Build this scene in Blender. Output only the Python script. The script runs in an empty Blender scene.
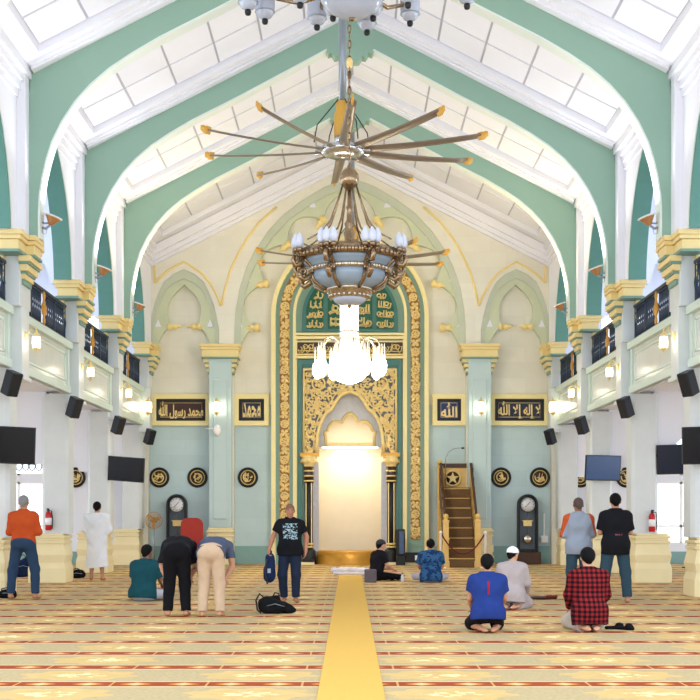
import bpy, bmesh, math, random
import numpy as np
from mathutils import Vector, Matrix, Euler
from mathutils.geometry import tessellate_polygon

PI = math.pi
SC = bpy.context.scene
COL = SC.collection

# ------------------------------------------------------------------ camera, daylight, exposure
FPX, CAMZ, PX, PY = 1250.0, 1.42, 350.0, 515.0
cam_d = bpy.data.cameras.new('camera')
cam_d.sensor_width = 36.0
cam_d.lens = FPX / 700.0 * 36.0
cam_d.shift_y = (PY - 350.0) / 700.0
cam_d.clip_end = 300
cam = bpy.data.objects.new('camera', cam_d)
cam.location = (0, 0, CAMZ)
cam.rotation_euler = (PI / 2, 0, 0)
COL.objects.link(cam)
SC.camera = cam

world = bpy.data.worlds.new('sky')
world.use_nodes = True
world.node_tree.nodes['Background'].inputs[0].default_value = (0.84, 0.92, 1.0, 1)
world.node_tree.nodes['Background'].inputs[1].default_value = 1.95
SC.world = world

SC.view_settings.view_transform = 'Standard'
SC.view_settings.look = 'None'
SC.view_settings.gamma = 1.0
SC.view_settings.use_curve_mapping = False
SC.view_settings.exposure = 0.62
SC.cycles.max_bounces = 8
SC.cycles.diffuse_bounces = 6
SC.cycles.sample_clamp_indirect = 6.0

WARM = (1.0, 0.80, 0.50)
def lamp(name, kind, loc, power, color=WARM, size=0.2, aim=None, parent=None, spot=None):
    d = bpy.data.lights.new(name, kind)
    d.energy = power
    d.color = color
    if kind == 'AREA': d.size = size
    else: d.shadow_soft_size = size
    if spot: d.spot_size = spot; d.spot_blend = 0.6
    o = bpy.data.objects.new(name, d)
    o.location = loc
    if aim is not None:
        o.rotation_euler = (Vector(aim) - Vector(loc)).to_track_quat('-Z', 'Y').to_euler()
    COL.objects.link(o)
    if parent: o.parent = parent
    return o

# ------------------------------------------------------------------ materials
def lin(c):
    c = c / 255.0
    return c / 12.92 if c <= 0.04045 else ((c + 0.055) / 1.055) ** 2.4
def rgb(r, g, b): return (lin(r), lin(g), lin(b), 1.0)

class NT:
    """tiny node helper"""
    def __init__(s, m):
        m.use_nodes = True
        s.t = m.node_tree
        s.b = s.t.nodes['Principled BSDF']
    def n(s, kind, **kw):
        x = s.t.nodes.new(kind)
        for k, v in kw.items(): setattr(x, k, v)
        return x
    def put(s, sock, v):
        if hasattr(v, 'is_output'): s.t.links.new(v, sock)
        else: sock.default_value = v
    def m(s, op, a, b=None, c=None):
        x = s.n('ShaderNodeMath', operation=op)
        s.put(x.inputs[0], a)
        if b is not None: s.put(x.inputs[1], b)
        if c is not None: s.put(x.inputs[2], c)
        return x.outputs[0]
    def mix(s, f, a, b, mode='MIX'):
        x = s.n('ShaderNodeMix', data_type='RGBA', blend_type=mode)
        s.put(x.inputs[0], f); s.put(x.inputs[6], a); s.put(x.inputs[7], b)
        return x.outputs[2]
    def xyz(s):
        tc = s.n('ShaderNodeTexCoord')
        sp = s.n('ShaderNodeSeparateXYZ')
        s.t.links.new(tc.outputs['Object'], sp.inputs[0])
        return tc.outputs['Object'], sp.outputs[0], sp.outputs[1], sp.outputs[2]
    def noise(s, vec, scale, detail=3.0):
        x = s.n('ShaderNodeTexNoise')
        s.t.links.new(vec, x.inputs['Vector'])
        x.inputs['Scale'].default_value = scale
        x.inputs['Detail'].default_value = detail
        return x.outputs['Fac']
    def bump(s, h, strength=0.3, dist=0.02):
        x = s.n('ShaderNodeBump')
        x.inputs['Strength'].default_value = strength
        x.inputs['Distance'].default_value = dist
        s.t.links.new(h, x.inputs['Height'])
        s.t.links.new(x.outputs[0], s.b.inputs['Normal'])

def mat(name, col, rough=0.6, metal=0.0, var=0.08, scale=6.0, emit=0.0, emit_col=None, spec=0.4, bump=0.0):
    m = bpy.data.materials.new(name)
    t = NT(m)
    v, x, y, z = t.xyz()
    f = t.noise(v, scale)
    dark = tuple(c * (1 - 2 * var) for c in col[:3]) + (1,)
    light = tuple(min(1, c * (1 + 1.2 * var)) for c in col[:3]) + (1,)
    t.put(t.b.inputs['Base Color'], t.mix(f, dark, light))
    t.b.inputs['Roughness'].default_value = rough
    t.b.inputs['Metallic'].default_value = metal
    t.b.inputs['Specular IOR Level'].default_value = spec
    if emit:
        t.b.inputs['Emission Color'].default_value = emit_col or col
        t.b.inputs['Emission Strength'].default_value = emit
    if bump: t.bump(f, bump)
    return m

def stone(name, col, joint, bw, bh, var=0.06, jd=0.08):
    """smooth plastered blocks with faint joints; object X/Z and Y/Z"""
    m = bpy.data.materials.new(name)
    t = NT(m)
    v, x, y, z = t.xyz()
    cm = t.n('ShaderNodeCombineXYZ')
    t.put(cm.inputs[0], t.m('ADD', x, y)); t.put(cm.inputs[1], z)
    b = t.n('ShaderNodeTexBrick')
    t.t.links.new(cm.outputs[0], b.inputs['Vector'])
    b.inputs['Scale'].default_value = 1.0
    b.inputs['Brick Width'].default_value = bw
    b.inputs['Row Height'].default_value = bh
    b.inputs['Mortar Size'].default_value = joint
    b.inputs['Color1'].default_value = col
    b.inputs['Color2'].default_value = tuple(c * (1 - var) for c in col[:3]) + (1,)
    b.inputs['Mortar'].default_value = tuple(c * (1 - jd) for c in col[:3]) + (1,)
    f = t.noise(v, 2.2, 6)
    c = t.mix(f, (0.93, 0.93, 0.93, 1), (1.05, 1.05, 1.05, 1))
    t.put(t.b.inputs['Base Color'], t.mix(1.0, b.outputs['Color'], c, 'MULTIPLY'))
    t.b.inputs['Roughness'].default_value = 0.55
    return m

def carved_gold(name, gold, ground, scale, thr=0.47):
    m = bpy.data.materials.new(name)
    t = NT(m)
    v, x, y, z = t.xyz()
    vo = t.n('ShaderNodeTexVoronoi', feature='SMOOTH_F1')
    t.t.links.new(v, vo.inputs['Vector'])
    vo.inputs['Scale'].default_value = scale
    nz = t.noise(v, scale * 1.3, 2)
    h = t.m('ADD', t.m('MULTIPLY', vo.outputs['Distance'], 0.8), t.m('MULTIPLY', nz, 0.5))
    r = t.n('ShaderNodeMapRange'); r.interpolation_type = 'SMOOTHSTEP'
    t.put(r.inputs[0], h); r.inputs[1].default_value = thr; r.inputs[2].default_value = thr + 0.12
    t.put(t.b.inputs['Base Color'], t.mix(r.outputs[0], gold, ground))
    t.b.inputs['Roughness'].default_value = 0.4
    t.b.inputs['Metallic'].default_value = 0.05
    t.bump(t.m('MULTIPLY', h, -1.0), 0.6, 0.03)
    return m

M = {}
M['white'] = mat('white_plaster', rgb(234, 236, 246), 0.7, var=0.015, scale=1.5)
M['white_panel'] = mat('ceiling_panel_white', rgb(234, 238, 250), 0.7, var=0.015, scale=1.0)
M['groove'] = mat('ceiling_groove_grey', rgb(188, 191, 204), 0.7, var=0.03)
M['frame_green'] = mat('sage_green_paint', rgb(143, 178, 163), 0.55, var=0.035, scale=1.2)
M['frame_edge'] = mat('pale_mint_paint', rgb(220, 232, 228), 0.55, var=0.02)
M['soffit_green'] = mat('shaded_sage_paint', rgb(92, 142, 130), 0.55, var=0.04, scale=1.5)  # sage green darkened: shade on the arch soffits is put into the colour
M['cap_yellow'] = mat('buff_yellow_paint', rgb(234, 212, 150), 0.5, var=0.04, scale=3)
M['cap_green'] = mat('grey_green_paint', rgb(120, 156, 144), 0.5, var=0.04)
M['shaft'] = mat('pale_grey_marble', rgb(214, 220, 222), 0.35, var=0.05, scale=2.5)
M['cream_base'] = mat('cream_stone', rgb(238, 224, 178), 0.4, var=0.05, scale=2.5)
M['wall_stone'] = stone('pale_stone_wall', rgb(232, 230, 218), 0.006, 0.9, 0.45)
M['wall_lower'] = stone('pale_blue_grey_wall', rgb(188, 211, 217), 0.006, 0.9, 0.45)
M['pilaster'] = mat('grey_green_pilaster', rgb(188, 209, 211), 0.5, var=0.03, scale=2)
M['cusp_green'] = mat('pistachio_stone', rgb(204, 212, 184), 0.55, var=0.05, scale=2)
M['gold_line'] = mat('golden_yellow_moulding', rgb(242, 220, 150), 0.4, var=0.03)
M['fascia'] = mat('pale_green_grey_fascia', rgb(206, 222, 212), 0.4, var=0.03, scale=2)
M['fascia_panel'] = mat('polished_grey_panel', rgb(214, 218, 212), 0.25, var=0.06, scale=2.5)
M['base_green'] = mat('sea_green_skirting', rgb(130, 168, 166), 0.45, var=0.04)
M['teal'] = mat('teal_green_paint', rgb(132, 166, 154), 0.45, var=0.05, scale=2)
M['teal_dark'] = mat('dark_teal_paint', rgb(66, 120, 116), 0.4, var=0.06)
M['emerald'] = mat('emerald_ground', rgb(22, 88, 64), 0.4, var=0.1)
M['cream_paint'] = mat('cream_yellow_paint', rgb(240, 226, 166), 0.4, var=0.03)
M['gold'] = mat('gilded_gold', rgb(238, 212, 142), 0.35, 0.08, var=0.10, scale=14)
M['gold_deep'] = mat('old_gold', rgb(196, 142, 50), 0.35, 0.4, var=0.12, scale=10)
M['gold_band'] = carved_gold('carved_gold_band', rgb(226, 188, 108), rgb(140, 98, 44), 11.0, 0.50)
M['gold_spandrel'] = carved_gold('carved_gold_on_slate', rgb(236, 206, 130), rgb(74, 78, 82), 8.0, 0.53)
M['dark_brown'] = mat('dark_brown_lacquer', rgb(58, 38, 26), 0.35, var=0.1)
M['black'] = mat('matt_black', rgb(20, 23, 29), 0.5, var=0.1)
M['speaker_black'] = mat('speaker_charcoal', rgb(30, 38, 50), 0.55, var=0.08)
M['navy_rail'] = mat('navy_iron', rgb(36, 50, 68), 0.4, 0.2, var=0.1)
M['chrome'] = mat('chrome', rgb(205, 208, 214), 0.18, 0.9, var=0.02)
M['steel'] = mat('grey_steel', rgb(150, 160, 172), 0.35, 0.5, var=0.04)
M['white_gloss'] = mat('white_enamel', rgb(244, 244, 246), 0.3, var=0.01)
M['brass'] = mat('aged_brass', rgb(160, 136, 108), 0.20, 0.85, var=0.25, scale=18)
M['brass_pale'] = mat('pale_brass', rgb(204, 192, 174), 0.16, 0.9, var=0.2, scale=22)
M['glass_blue'] = mat('frosted_blue_glass', rgb(146, 168, 192), 0.22, 0.0, var=0.08, scale=5, spec=0.7)
M['bulb'] = mat('frosted_bulb', rgb(206, 214, 236), 0.3, var=0.03, spec=0.6)
M['lantern_glass'] = mat('lavender_grey_glass', rgb(172, 182, 204), 0.2, var=0.06, scale=9, spec=0.7)
M['lit'] = mat('lit_lamp_glass', rgb(255, 244, 214), 0.3, var=0.0, emit=7.0, emit_col=(1, 0.9, 0.68, 1))
M['crystal_lit'] = mat('lit_crystal', rgb(255, 248, 226), 0.15, var=0.0, emit=1.6, emit_col=(1, 0.95, 0.82, 1))
M['crystal'] = mat('clear_crystal', rgb(236, 232, 220), 0.08, var=0.02, spec=0.9, emit=.25, emit_col=(1, .95, .82, 1))
M['bulb_lit'] = mat('lit_bulbs', rgb(255, 250, 235), 0.2, var=0.0, emit=7.0, emit_col=(1, 0.95, 0.82, 1))
M['marble_cream'] = mat('cream_marble', rgb(232, 222, 200), 0.3, var=0.05, scale=1.6)
M['marble_grey'] = mat('lavender_grey_marble', rgb(190, 190, 200), 0.3, var=0.10, scale=9)
M['blade'] = mat('bronze_fan_blade', rgb(132, 120, 108), 0.35, 0.35, var=0.05)
M['winglet'] = mat('amber_winglet', rgb(214, 164, 70), 0.4, var=0.05)
M['screen'] = mat('dark_screen', rgb(9, 11, 20), 0.25, var=0.0, spec=0.25)
M['screen_blue'] = mat('screen_painted_reflection', rgb(50, 84, 136), 0.15, var=0.12, scale=2.2, spec=0.6)  # blue light reflected on the glass is put into the base colour
M['screen_navy'] = mat('navy_screen', rgb(24, 32, 54), 0.25, var=0.05, spec=0.3)
M['red'] = mat('extinguisher_red', rgb(190, 30, 34), 0.3, var=0.04)
M['red_cloth'] = mat('brick_red_upholstery', rgb(168, 56, 48), 0.85, var=0.08, scale=20)
M['rope_red'] = mat('dark_red_rope', rgb(110, 28, 30), 0.8, var=0.1)
M['tread'] = mat('brown_stair_carpet', rgb(112, 84, 54), 0.9, var=0.18, scale=30)
M['wood_gold'] = mat('golden_oak', rgb(222, 184, 108), 0.4, var=0.08, scale=8)
M['wood_dark'] = mat('dark_wood', rgb(70, 44, 30), 0.4, var=0.15, scale=8)
M['runner'] = mat('golden_yellow_carpet', rgb(214, 172, 88), 0.95, var=0.05, scale=40, spec=0.1)
M['dial'] = mat('silver_dial', rgb(226, 228, 230), 0.3, 0.1, var=0.03)
M['clock_glass'] = mat('dark_clock_interior', rgb(92, 104, 116), 0.2, var=0.1)

def carpet_mat():
    m = bpy.data.materials.new('patterned_prayer_carpet')
    t = NT(m)
    v, x, y, z = t.xyz()
    fine = t.noise(v, 26, 2)
    mid = t.noise(v, 7, 3)
    base = t.mix(fine, rgb(160, 142, 104), rgb(196, 178, 140))
    # medallion columns every 1.6 m, rows every 1.165 m between the stripes
    px = t.m('SUBTRACT', t.m('MODULO', t.m('ADD', x, 80.0), 1.6), 0.8)
    v1 = t.m('DIVIDE', t.m('SUBTRACT', y, 10.50 - 11.65 * 3), 1.165)
    ph = t.m('FRACT', v1)
    sy = t.m('MULTIPLY', t.m('SUBTRACT', ph, 0.5), 1.165)
    ang = t.m('ARCTAN2', t.m('MULTIPLY', sy, 1.4), px)
    wob = t.m('MULTIPLY', t.m('SINE', t.m('MULTIPLY', ang, 8.0)), 0.10)
    ell = t.m('ADD', t.m('SQRT', t.m('ADD', t.m('POWER', t.m('DIVIDE', px, 0.50), 2.0), t.m('POWER', t.m('DIVIDE', sy, 0.33), 2.0))), wob)
    med = t.m('LESS_THAN', ell, 1.0)
    core = t.m('LESS_THAN', ell, 0.42)
    c = t.mix(med, base, t.mix(mid, rgb(190, 158, 100), rgb(212, 184, 128)))
    c = t.mix(t.m('MULTIPLY', core, t.m('GREATER_THAN', mid, 0.5)), c, rgb(232, 210, 158))
    # pale line beside each stripe, then the red-brown stripe with its woven diamonds
    d = t.m('ABSOLUTE', t.m('MULTIPLY', t.m('SUBTRACT', t.m('FRACT', t.m('ADD', v1, 0.5)), 0.5), 1.165))
    c = t.mix(t.m('LESS_THAN', d, 0.19), c, t.mix(fine, rgb(194, 172, 132), rgb(216, 198, 160)))
    st = t.m('LESS_THAN', d, 0.135)
    red = t.mix(mid, rgb(136, 54, 30), rgb(168, 82, 46))
    q = t.m('ABSOLUTE', t.m('SUBTRACT', t.m('FRACT', t.m('DIVIDE', x, 0.40)), 0.5))
    dm = t.m('ADD', t.m('DIVIDE', q, 0.34), t.m('DIVIDE', d, 0.10))
    red = t.mix(t.m('LESS_THAN', dm, 1.0), red, rgb(206, 138, 66))
    red = t.mix(t.m('LESS_THAN', dm, 0.55), red, rgb(226, 196, 142))
    q2 = t.m('ABSOLUTE', t.m('SUBTRACT', t.m('FRACT', t.m('DIVIDE', x, 0.8)), 0.5))
    red = t.mix(t.m('LESS_THAN', q2, 0.012), red, rgb(196, 150, 92))
    c = t.mix(st, c, red)
    t.put(t.b.inputs['Base Color'], c)
    t.b.inputs['Roughness'].default_value = 0.95
    t.b.inputs['Specular IOR Level'].default_value = 0.1
    t.bump(fine, 0.25, 0.01)
    return m
M['carpet'] = carpet_mat()

# ------------------------------------------------------------------ mesh builder
class MB:
    def __init__(s):
        s.v = []; s.f = []; s.sm = []
    def add(s, vs, fs, smooth=False):
        o = len(s.v)
        s.v += [tuple(p) for p in vs]
        s.f += [tuple(i + o for i in f) for f in fs]
        s.sm += [smooth] * len(fs)
        return s
    def box(s, x0, x1, y0, y1, z0, z1, mx=None):
        vs = [Vector((x, y, z)) for z in (z0, z1) for y in (y0, y1) for x in (x0, x1)]
        if mx is not None: vs = [mx @ p for p in vs]
        return s.add(vs, [(0, 1, 3, 2), (4, 6, 7, 5), (0, 4, 5, 1), (2, 3, 7, 6), (0, 2, 6, 4), (1, 5, 7, 3)])
    def cbox(s, c, d, mx=None):
        return s.box(c[0] - d[0] / 2, c[0] + d[0] / 2, c[1] - d[1] / 2, c[1] + d[1] / 2, c[2] - d[2] / 2, c[2] + d[2] / 2, mx)
    def frustum(s, c, z0, z1, a0, b0, a1, b1):
        """tapered block: half sizes a,b at z0 and z1"""
        vs = []
        for z, a, b in ((z0, a0, b0), (z1, a1, b1)):
            vs += [(c[0] - a, c[1] - b, z), (c[0] + a, c[1] - b, z), (c[0] + a, c[1] + b, z), (c[0] - a, c[1] + b, z)]
        return s.add(vs, [(3, 2, 1, 0), (4, 5, 6, 7)] + [(i, (i + 1) % 4, 4 + (i + 1) % 4, 4 + i) for i in range(4)])
    def lathe(s, prof, c=(0, 0, 0), n=24, mx=None, smooth=True, a0=0.0, a1=2 * PI):
        full = abs(a1 - a0 - 2 * PI) < 1e-6
        k = n if full else n + 1
        vs = []
        for r, z in prof:
            for i in range(k):
                a = a0 + (a1 - a0) * i / n
                p = Vector((r * math.cos(a), r * math.sin(a), z))
                if mx is not None: p = mx @ p
                vs.append(p + Vector(c))
        fs = []
        for j in range(len(prof) - 1):
            for i in range(n):
                i2 = (i + 1) % k
                fs.append((j * k + i, j * k + i2, (j + 1) * k + i2, (j + 1) * k + i))
        if full:
            if prof[0][0] > 1e-5: fs.append(tuple(range(k - 1, -1, -1)))
            if prof[-1][0] > 1e-5: fs.append(tuple((len(prof) - 1) * k + i for i in range(k)))
        return s.add(vs, fs, smooth)
    def cyl(s, p0, p1, r0, r1=None, n=12, smooth=True):
        r1 = r0 if r1 is None else r1
        p0 = Vector(p0); p1 = Vector(p1)
        d = p1 - p0
        q = d.to_track_quat('Z', 'Y').to_matrix()
        return s.lathe([(r0, 0), (r1, d.length)], p0, n, q, smooth)
    def tube(s, pts, r, n=6, closed=False, flat=None):
        pts = [Vector(p) for p in pts]
        m = len(pts)
        rs = r if isinstance(r, (list, tuple)) else [r] * m
        vs = []; up = None
        for i, p in enumerate(pts):
            a = pts[i - 1] if (i > 0 or closed) else p
            b = pts[(i + 1) % m] if (i < m - 1 or closed) else p
            t = (b - a)
            t = t.normalized() if t.length > 1e-9 else Vector((0, 0, 1))
            if up is None:
                up = Vector((0, 1, 0)) if abs(t.y) < 0.8 else Vector((1, 0, 0))
            u = (up - t * up.dot(t)).normalized(); w = t.cross(u); up = u
            for k in range(n):
                a_ = 2 * PI * k / n
                fu = flat if flat else 1.0
                vs.append(p + u * math.cos(a_) * rs[i] * fu + w * math.sin(a_) * rs[i])
        fs = []
        for i in range(m if closed else m - 1):
            j = (i + 1) % m
            for k in range(n):
                k2 = (k + 1) % n
                fs.append((i * n + k, i * n + k2, j * n + k2, j * n + k))
        if not closed:
            fs.append(tuple(range(n - 1, -1, -1))); fs.append(tuple((m - 1) * n + k for k in range(n)))
        return s.add(vs, fs, True)
    def ell(s, c, r, n=14, mx=None):
        if isinstance(r, (int, float)): r = (r, r, r)
        m_ = n // 2 + 1
        vs = []; fs = []
        for j in range(m_ + 1):
            a = -PI / 2 + PI * j / m_
            for i in range(n):
                b = 2 * PI * i / n
                p = Vector((r[0] * math.cos(a) * math.cos(b), r[1] * math.cos(a) * math.sin(b), r[2] * math.sin(a)))
                if mx is not None: p = mx @ p
                vs.append(p + Vector(c))
        for j in range(m_):
            for i in range(n):
                fs.append((j * n + i, j * n + (i + 1) % n, (j + 1) * n + (i + 1) % n, (j + 1) * n + i))
        return s.add(vs, fs, True)
    def plate(s, outer, holes=(), d0=0.0, d1=0.1, fn=None):
        """flat polygon (2-D) with holes, given thickness; fn(a, b, d) -> 3-D point"""
        fn = fn or (lambda a, b, d: (a, d, b))
        loops = [list(outer)] + [list(h) for h in holes]
        tris = tessellate_polygon([[Vector((a, b, 0)) for a, b in l] for l in loops])
        flat = [p for l in loops for p in l]
        n = len(flat)
        vs = [fn(a, b, d0) for a, b in flat] + [fn(a, b, d1) for a, b in flat]
        fs = []
        for t in tris:
            fs.append((t[0], t[1], t[2])); fs.append((t[2] + n, t[1] + n, t[0] + n))
        o = 0
        for l in loops:
            k = len(l)
            for i in range(k):
                j = (i + 1) % k
                fs.append((o + i, o + j, o + j + n, o + i + n))
            o += k
        return s.add(vs, fs)
    def build(s, name, m, parent=None, loc=None, bevel=0.0, rot=None):
        me = bpy.data.meshes.new(name)
        me.from_pydata(s.v, [], s.f)
        me.polygons.foreach_set('use_smooth', s.sm)
        bm = bmesh.new(); bm.from_mesh(me)
        bmesh.ops.remove_doubles(bm, verts=bm.verts, dist=1e-5)
        bmesh.ops.recalc_face_normals(bm, faces=bm.faces)
        bm.to_mesh(me); bm.free()
        me.materials.append(M[m] if isinstance(m, str) else m)
        o = bpy.data.objects.new(name, me)
        COL.objects.link(o)
        if parent: o.parent = parent
        if loc is not None: o.location = loc
        if rot is not None: o.rotation_euler = rot
        if bevel:
            b = o.modifiers.new('edge', 'BEVEL'); b.width = bevel; b.segments = 2; b.limit_method = 'ANGLE'
        return o

def tag(o, label=None, cat=None, group=None, kind=None):
    if label: o['label'] = label
    if cat: o['category'] = cat
    if group: o['group'] = group
    if kind: o['kind'] = kind
    return o
def thing(name, label, cat, loc=(0, 0, 0), rz=0.0, group=None, kind=None):
    o = bpy.data.objects.new(name, None)
    o.empty_display_size = 0.1
    COL.objects.link(o)
    o.location = loc; o.rotation_euler = (0, 0, rz)
    return tag(o, label, cat, group, kind)
def dup(root, loc, rz=None, label=None, rot=None):
    r = root.copy(); COL.objects.link(r); r.location = loc
    if rz is not None: r.rotation_euler = (0, 0, rz)
    if rot is not None: r.rotation_euler = rot
    if label: r['label'] = label
    for ch in list(root.children):
        c = ch.copy(); COL.objects.link(c); c.parent = r
        for g in list(ch.children):
            d = g.copy(); COL.objects.link(d); d.parent = c
    return r
def at(x, y, Y): return Vector(((x - PX) * Y / FPX, Y, CAMZ + (PY - y) * Y / FPX))

# a plan of the hall: four cross frames, the prayer wall, the side arcades
FR = [17.33, 21.90, 26.46, 31.03]          # cross-frame centres along the nave
YW = 36.0                                  # prayer wall
KW = YW / FPX                              # metres per photo pixel on the prayer wall
CX = 349.3
def w(x, y): return ((x - CX) * KW, CAMZ + (PY - y) * KW)
# ------------------------------------------------------------------ the setting: floor, ceiling, frames, walls
def struct(o, label=None): return tag(o, label, None, None, 'structure')

struct(MB().box(-14, 14, -3, 38, -0.25, 0).build('floor', 'carpet'))
tag(MB().box(-0.255, 0.27, 4.0, 35.1, 0.0, 0.012).build('carpet_runner', 'runner'),
    'plain golden yellow carpet runner down the middle of the hall', 'carpet')

SLOPE = (12.0 - 9.17) / 5.55
def roofz(x): return 12.0 - SLOPE * abs(x)
def slope_pt(s, u, Y, d):
    """u metres along the rafter line (horizontal), d below the roof plane"""
    return (s * u, Y, roofz(u) - d)

# ceiling: grey backing with white panels, per bay and per slope
bays = [(7.0, FR[0])] + list(zip(FR[:-1], FR[1:])) + [(FR[3], YW + 0.2)]
for bi, (ya, yb) in enumerate(bays):
    for s in (-1, 1):
        k = MB()
        def slab(u0, u1, y0, y1, d0, d1, mb):
            vs = []
            for d in (d0, d1):
                for (u, y) in ((u0, y0), (u1, y0), (u1, y1), (u0, y1)): vs.append(slope_pt(s, u, y, d))
            mb.add(vs, [(0, 1, 2, 3), (7, 6, 5, 4), (0, 4, 5, 1), (1, 5, 6, 2), (2, 6, 7, 3), (3, 7, 4, 0)])
        slab(0, 5.9, ya, yb, -0.30, -0.16, k)
        ce = struct(k.build('ceiling', 'groove'))
        pn = MB()
        y0, y1 = ya + 0.62, yb - 0.62
        if bi == 4: y1 = yb - 0.9
        rows = 3; us = [0.06, 0.94, 1.82, 2.70, 3.58, 4.46, 5.30]
        for i in range(6):
            for j in range(rows):
                a = y0 + (y1 - y0) * j / rows; b = y0 + (y1 - y0) * (j + 1) / rows
                slab(us[i] + 0.022, us[i + 1] - 0.022, a + 0.035, b - 0.035, -0.17, -0.135, pn)
        p = pn.build('panel', 'white_panel', ce)
        bd = MB()
        for (a, b, q) in ((ya + 0.12, y0, 1), (y1, yb - 0.12, 0)):
            slab(0.0, 5.9, a, b, -0.17, 0.0, bd)
            m0, m1 = (a, a + 0.22) if q else (b - 0.22, b)
            slab(0.0, 5.5, m0, m1, 0.0, 0.09, bd)
            m0, m1 = (a + 0.22, a + 0.32) if q else (b - 0.32, b - 0.22)
            slab(0.0, 5.5, m0, m1, 0.0, 0.045, bd)
        slab(5.30, 5.9, y0, y1, -0.17, 0.0, bd)
        bd.build('cornice', 'white', ce)

# eave cornices running along the nave
for s, nm in ((-1, 'trim_left'), (1, 'trim_right')):
    k = MB()
    for dx, z0, z1 in ((0.05, 8.60, 8.74), (0.09, 8.74, 8.88), (0.14, 8.88, 9.00), (0.21, 9.00, 9.16), (0.16, 9.16, 9.40)):
        a, b = sorted((s * 5.75, s * (5.75 - dx)))
        k.box(a, b, 14.6, YW - 0.05, z0, z1)
    struct(k.build(nm, 'white'))

# sage green cross frames with arched underside and a scalloped drop at the ridge
half_in = [(5.43, 6.24), (5.43, 6.7), (5.415, 7.0), (5.37, 7.3), (5.30, 7.6), (5.20, 7.92), (5.03, 8.27), (4.80, 8.62), (4.52, 8.93), (4.19, 9.21), (3.80, 9.47), (3.32, 9.75),
           (2.31, 10.26), (0.50, 11.23), (0.47, 11.13), (0.39, 11.16), (0.33, 11.06), (0.25, 11.08), (0.19, 10.98), (0.09, 10.98), (0.0, 10.92)]
outer_half = [(5.66, 6.24), (5.60, 8.0), (5.56, roofz(5.56)), (0.0, 12.0)]
labels_frame = ['sage green arched cross frame nearest the viewer above the hanging lanterns', 'sage green arched cross frame reaching the top edge with the big chandelier before it',
                'second visible sage green arched cross frame behind the large fan', 'farthest sage green arched cross frame before the cream gable']
for i, Y in enumerate(FR):
    pl = [(-a, b) for a, b in half_in] + [(a, b) for a, b in reversed(half_in[:-1])]
    out = [(a, b) for a, b in outer_half] + [(-a, b) for a, b in reversed(outer_half[:-1])]
    k = MB().plate(out + pl, (), Y - 0.15, Y + 0.15)
    fr = struct(k.build('roof_frame', 'frame_green'), labels_frame[i])
    # pale mint lining on the arched underside
    e = MB()
    ip = [(-a, b) for a, b in half_in[:14]]
    for sgn in (1, -1):
        pts = [(sgn * a, b) for a, b in ip]
        for (p, q) in zip(pts[:-1], pts[1:]):
            nx, nz = (q[1] - p[1]), -(q[0] - p[0])
            L = math.hypot(nx, nz); nx, nz = nx / L * sgn, nz / L * sgn
            t = 0.035
            vs = []
            for yy in (Y - 0.155, Y + 0.155):
                vs += [(p[0], yy, p[1]), (q[0], yy, q[1]), (q[0] + nx * t, yy, q[1] + nz * t), (p[0] + nx * t, yy, p[1] + nz * t)]
            e.add(vs, [(0, 1, 2, 3), (7, 6, 5, 4), (0, 4, 5, 1), (1, 5, 6, 2), (2, 6, 7, 3), (3, 7, 4, 0)])
    e.build('underside_lining', 'frame_edge', fr)

# nave walls above the galleries: pointed arches between the columns
def arch_half():
    return [(1.40, 6.24), (1.38, 6.5), (1.32, 6.8), (1.22, 7.12), (1.08, 7.45), (0.90, 7.77), (0.68, 8.07), (0.40, 8.36), (0.0, 8.66)]
cols_y = FR + [35.6]
for s, side in ((-1, 'left'), (1, 'right')):
    bot = 6.24
    outer = [(14.6, bot), (14.6, 9.3), (YW, 9.3), (YW, bot)]
    # walk the lower edge back, cutting every arch out of it
    low = []
    ys = [12.75] + cols_y
    edge = []
    for ya, yb in zip(ys[:-1], ys[1:]):
        c = (ya + yb) / 2
        h = arch_half()
        arc = [(c - a, b) for a, b in h] + [(c + a, b) for a, b in reversed(h[:-1])]
        edge += [p for p in arc if p[0] > 14.6]
    edge = [(14.6, edge[0][1])] + edge if edge[0][0] > 14.6 else edge
    poly = [(14.6, 9.3)] + edge + [(YW, bot), (YW, 9.3)]
    xa, xb = (s * 5.73, s * 6.03)
    k = MB().plate(poly, (), xa, xb, fn=lambda a, b, d: (d, a, b))
    wl = struct(k.build('wall_' + side, 'white'))
    for ya, yb in zip(cols_y[:-1], cols_y[1:]):
        c = (ya + yb) / 2
        h = arch_half()
        arc = [(c - a, b) for a, b in h] + [(c + a, b) for a, b in reversed(h[:-1])]
        inn = [(c + (p[0] - c) * 0.965, p[1] - (0.05 if 0 < i < len(arc) - 1 else 0)) for i, p in enumerate(arc)]
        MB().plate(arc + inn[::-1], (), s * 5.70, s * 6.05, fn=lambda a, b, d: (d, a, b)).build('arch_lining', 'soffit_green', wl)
        pe = [(c + (p[0] - c) * 1.03, p[1] + (0.04 if 0 < i < len(arc) - 1 else 0)) for i, p in enumerate(arc)]
        MB().plate(pe + arc[::-1], (), s * 5.69, s * 5.75, fn=lambda a, b, d: (d, a, b)).build('arch_edge', 'frame_edge', wl)
    # piers behind each frame leg, and a flat white strip on the nave face
    k = MB()
    for Y in cols_y[:-1]:
        a, b = sorted((s * 5.585, s * 5.74)); k.box(a, b, Y + 0.13, Y + 0.40, 6.24, 8.7)
        k.box(a, b, Y - 0.42, Y - 0.15, 6.24, 8.7) if False else None
        a, b = sorted((s * 5.585, s * 5.74)); k.box(a, b, Y - 0.40, Y - 0.13, 6.24, 9.2)
    k.build('pilaster_strip', 'white', wl)

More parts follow.
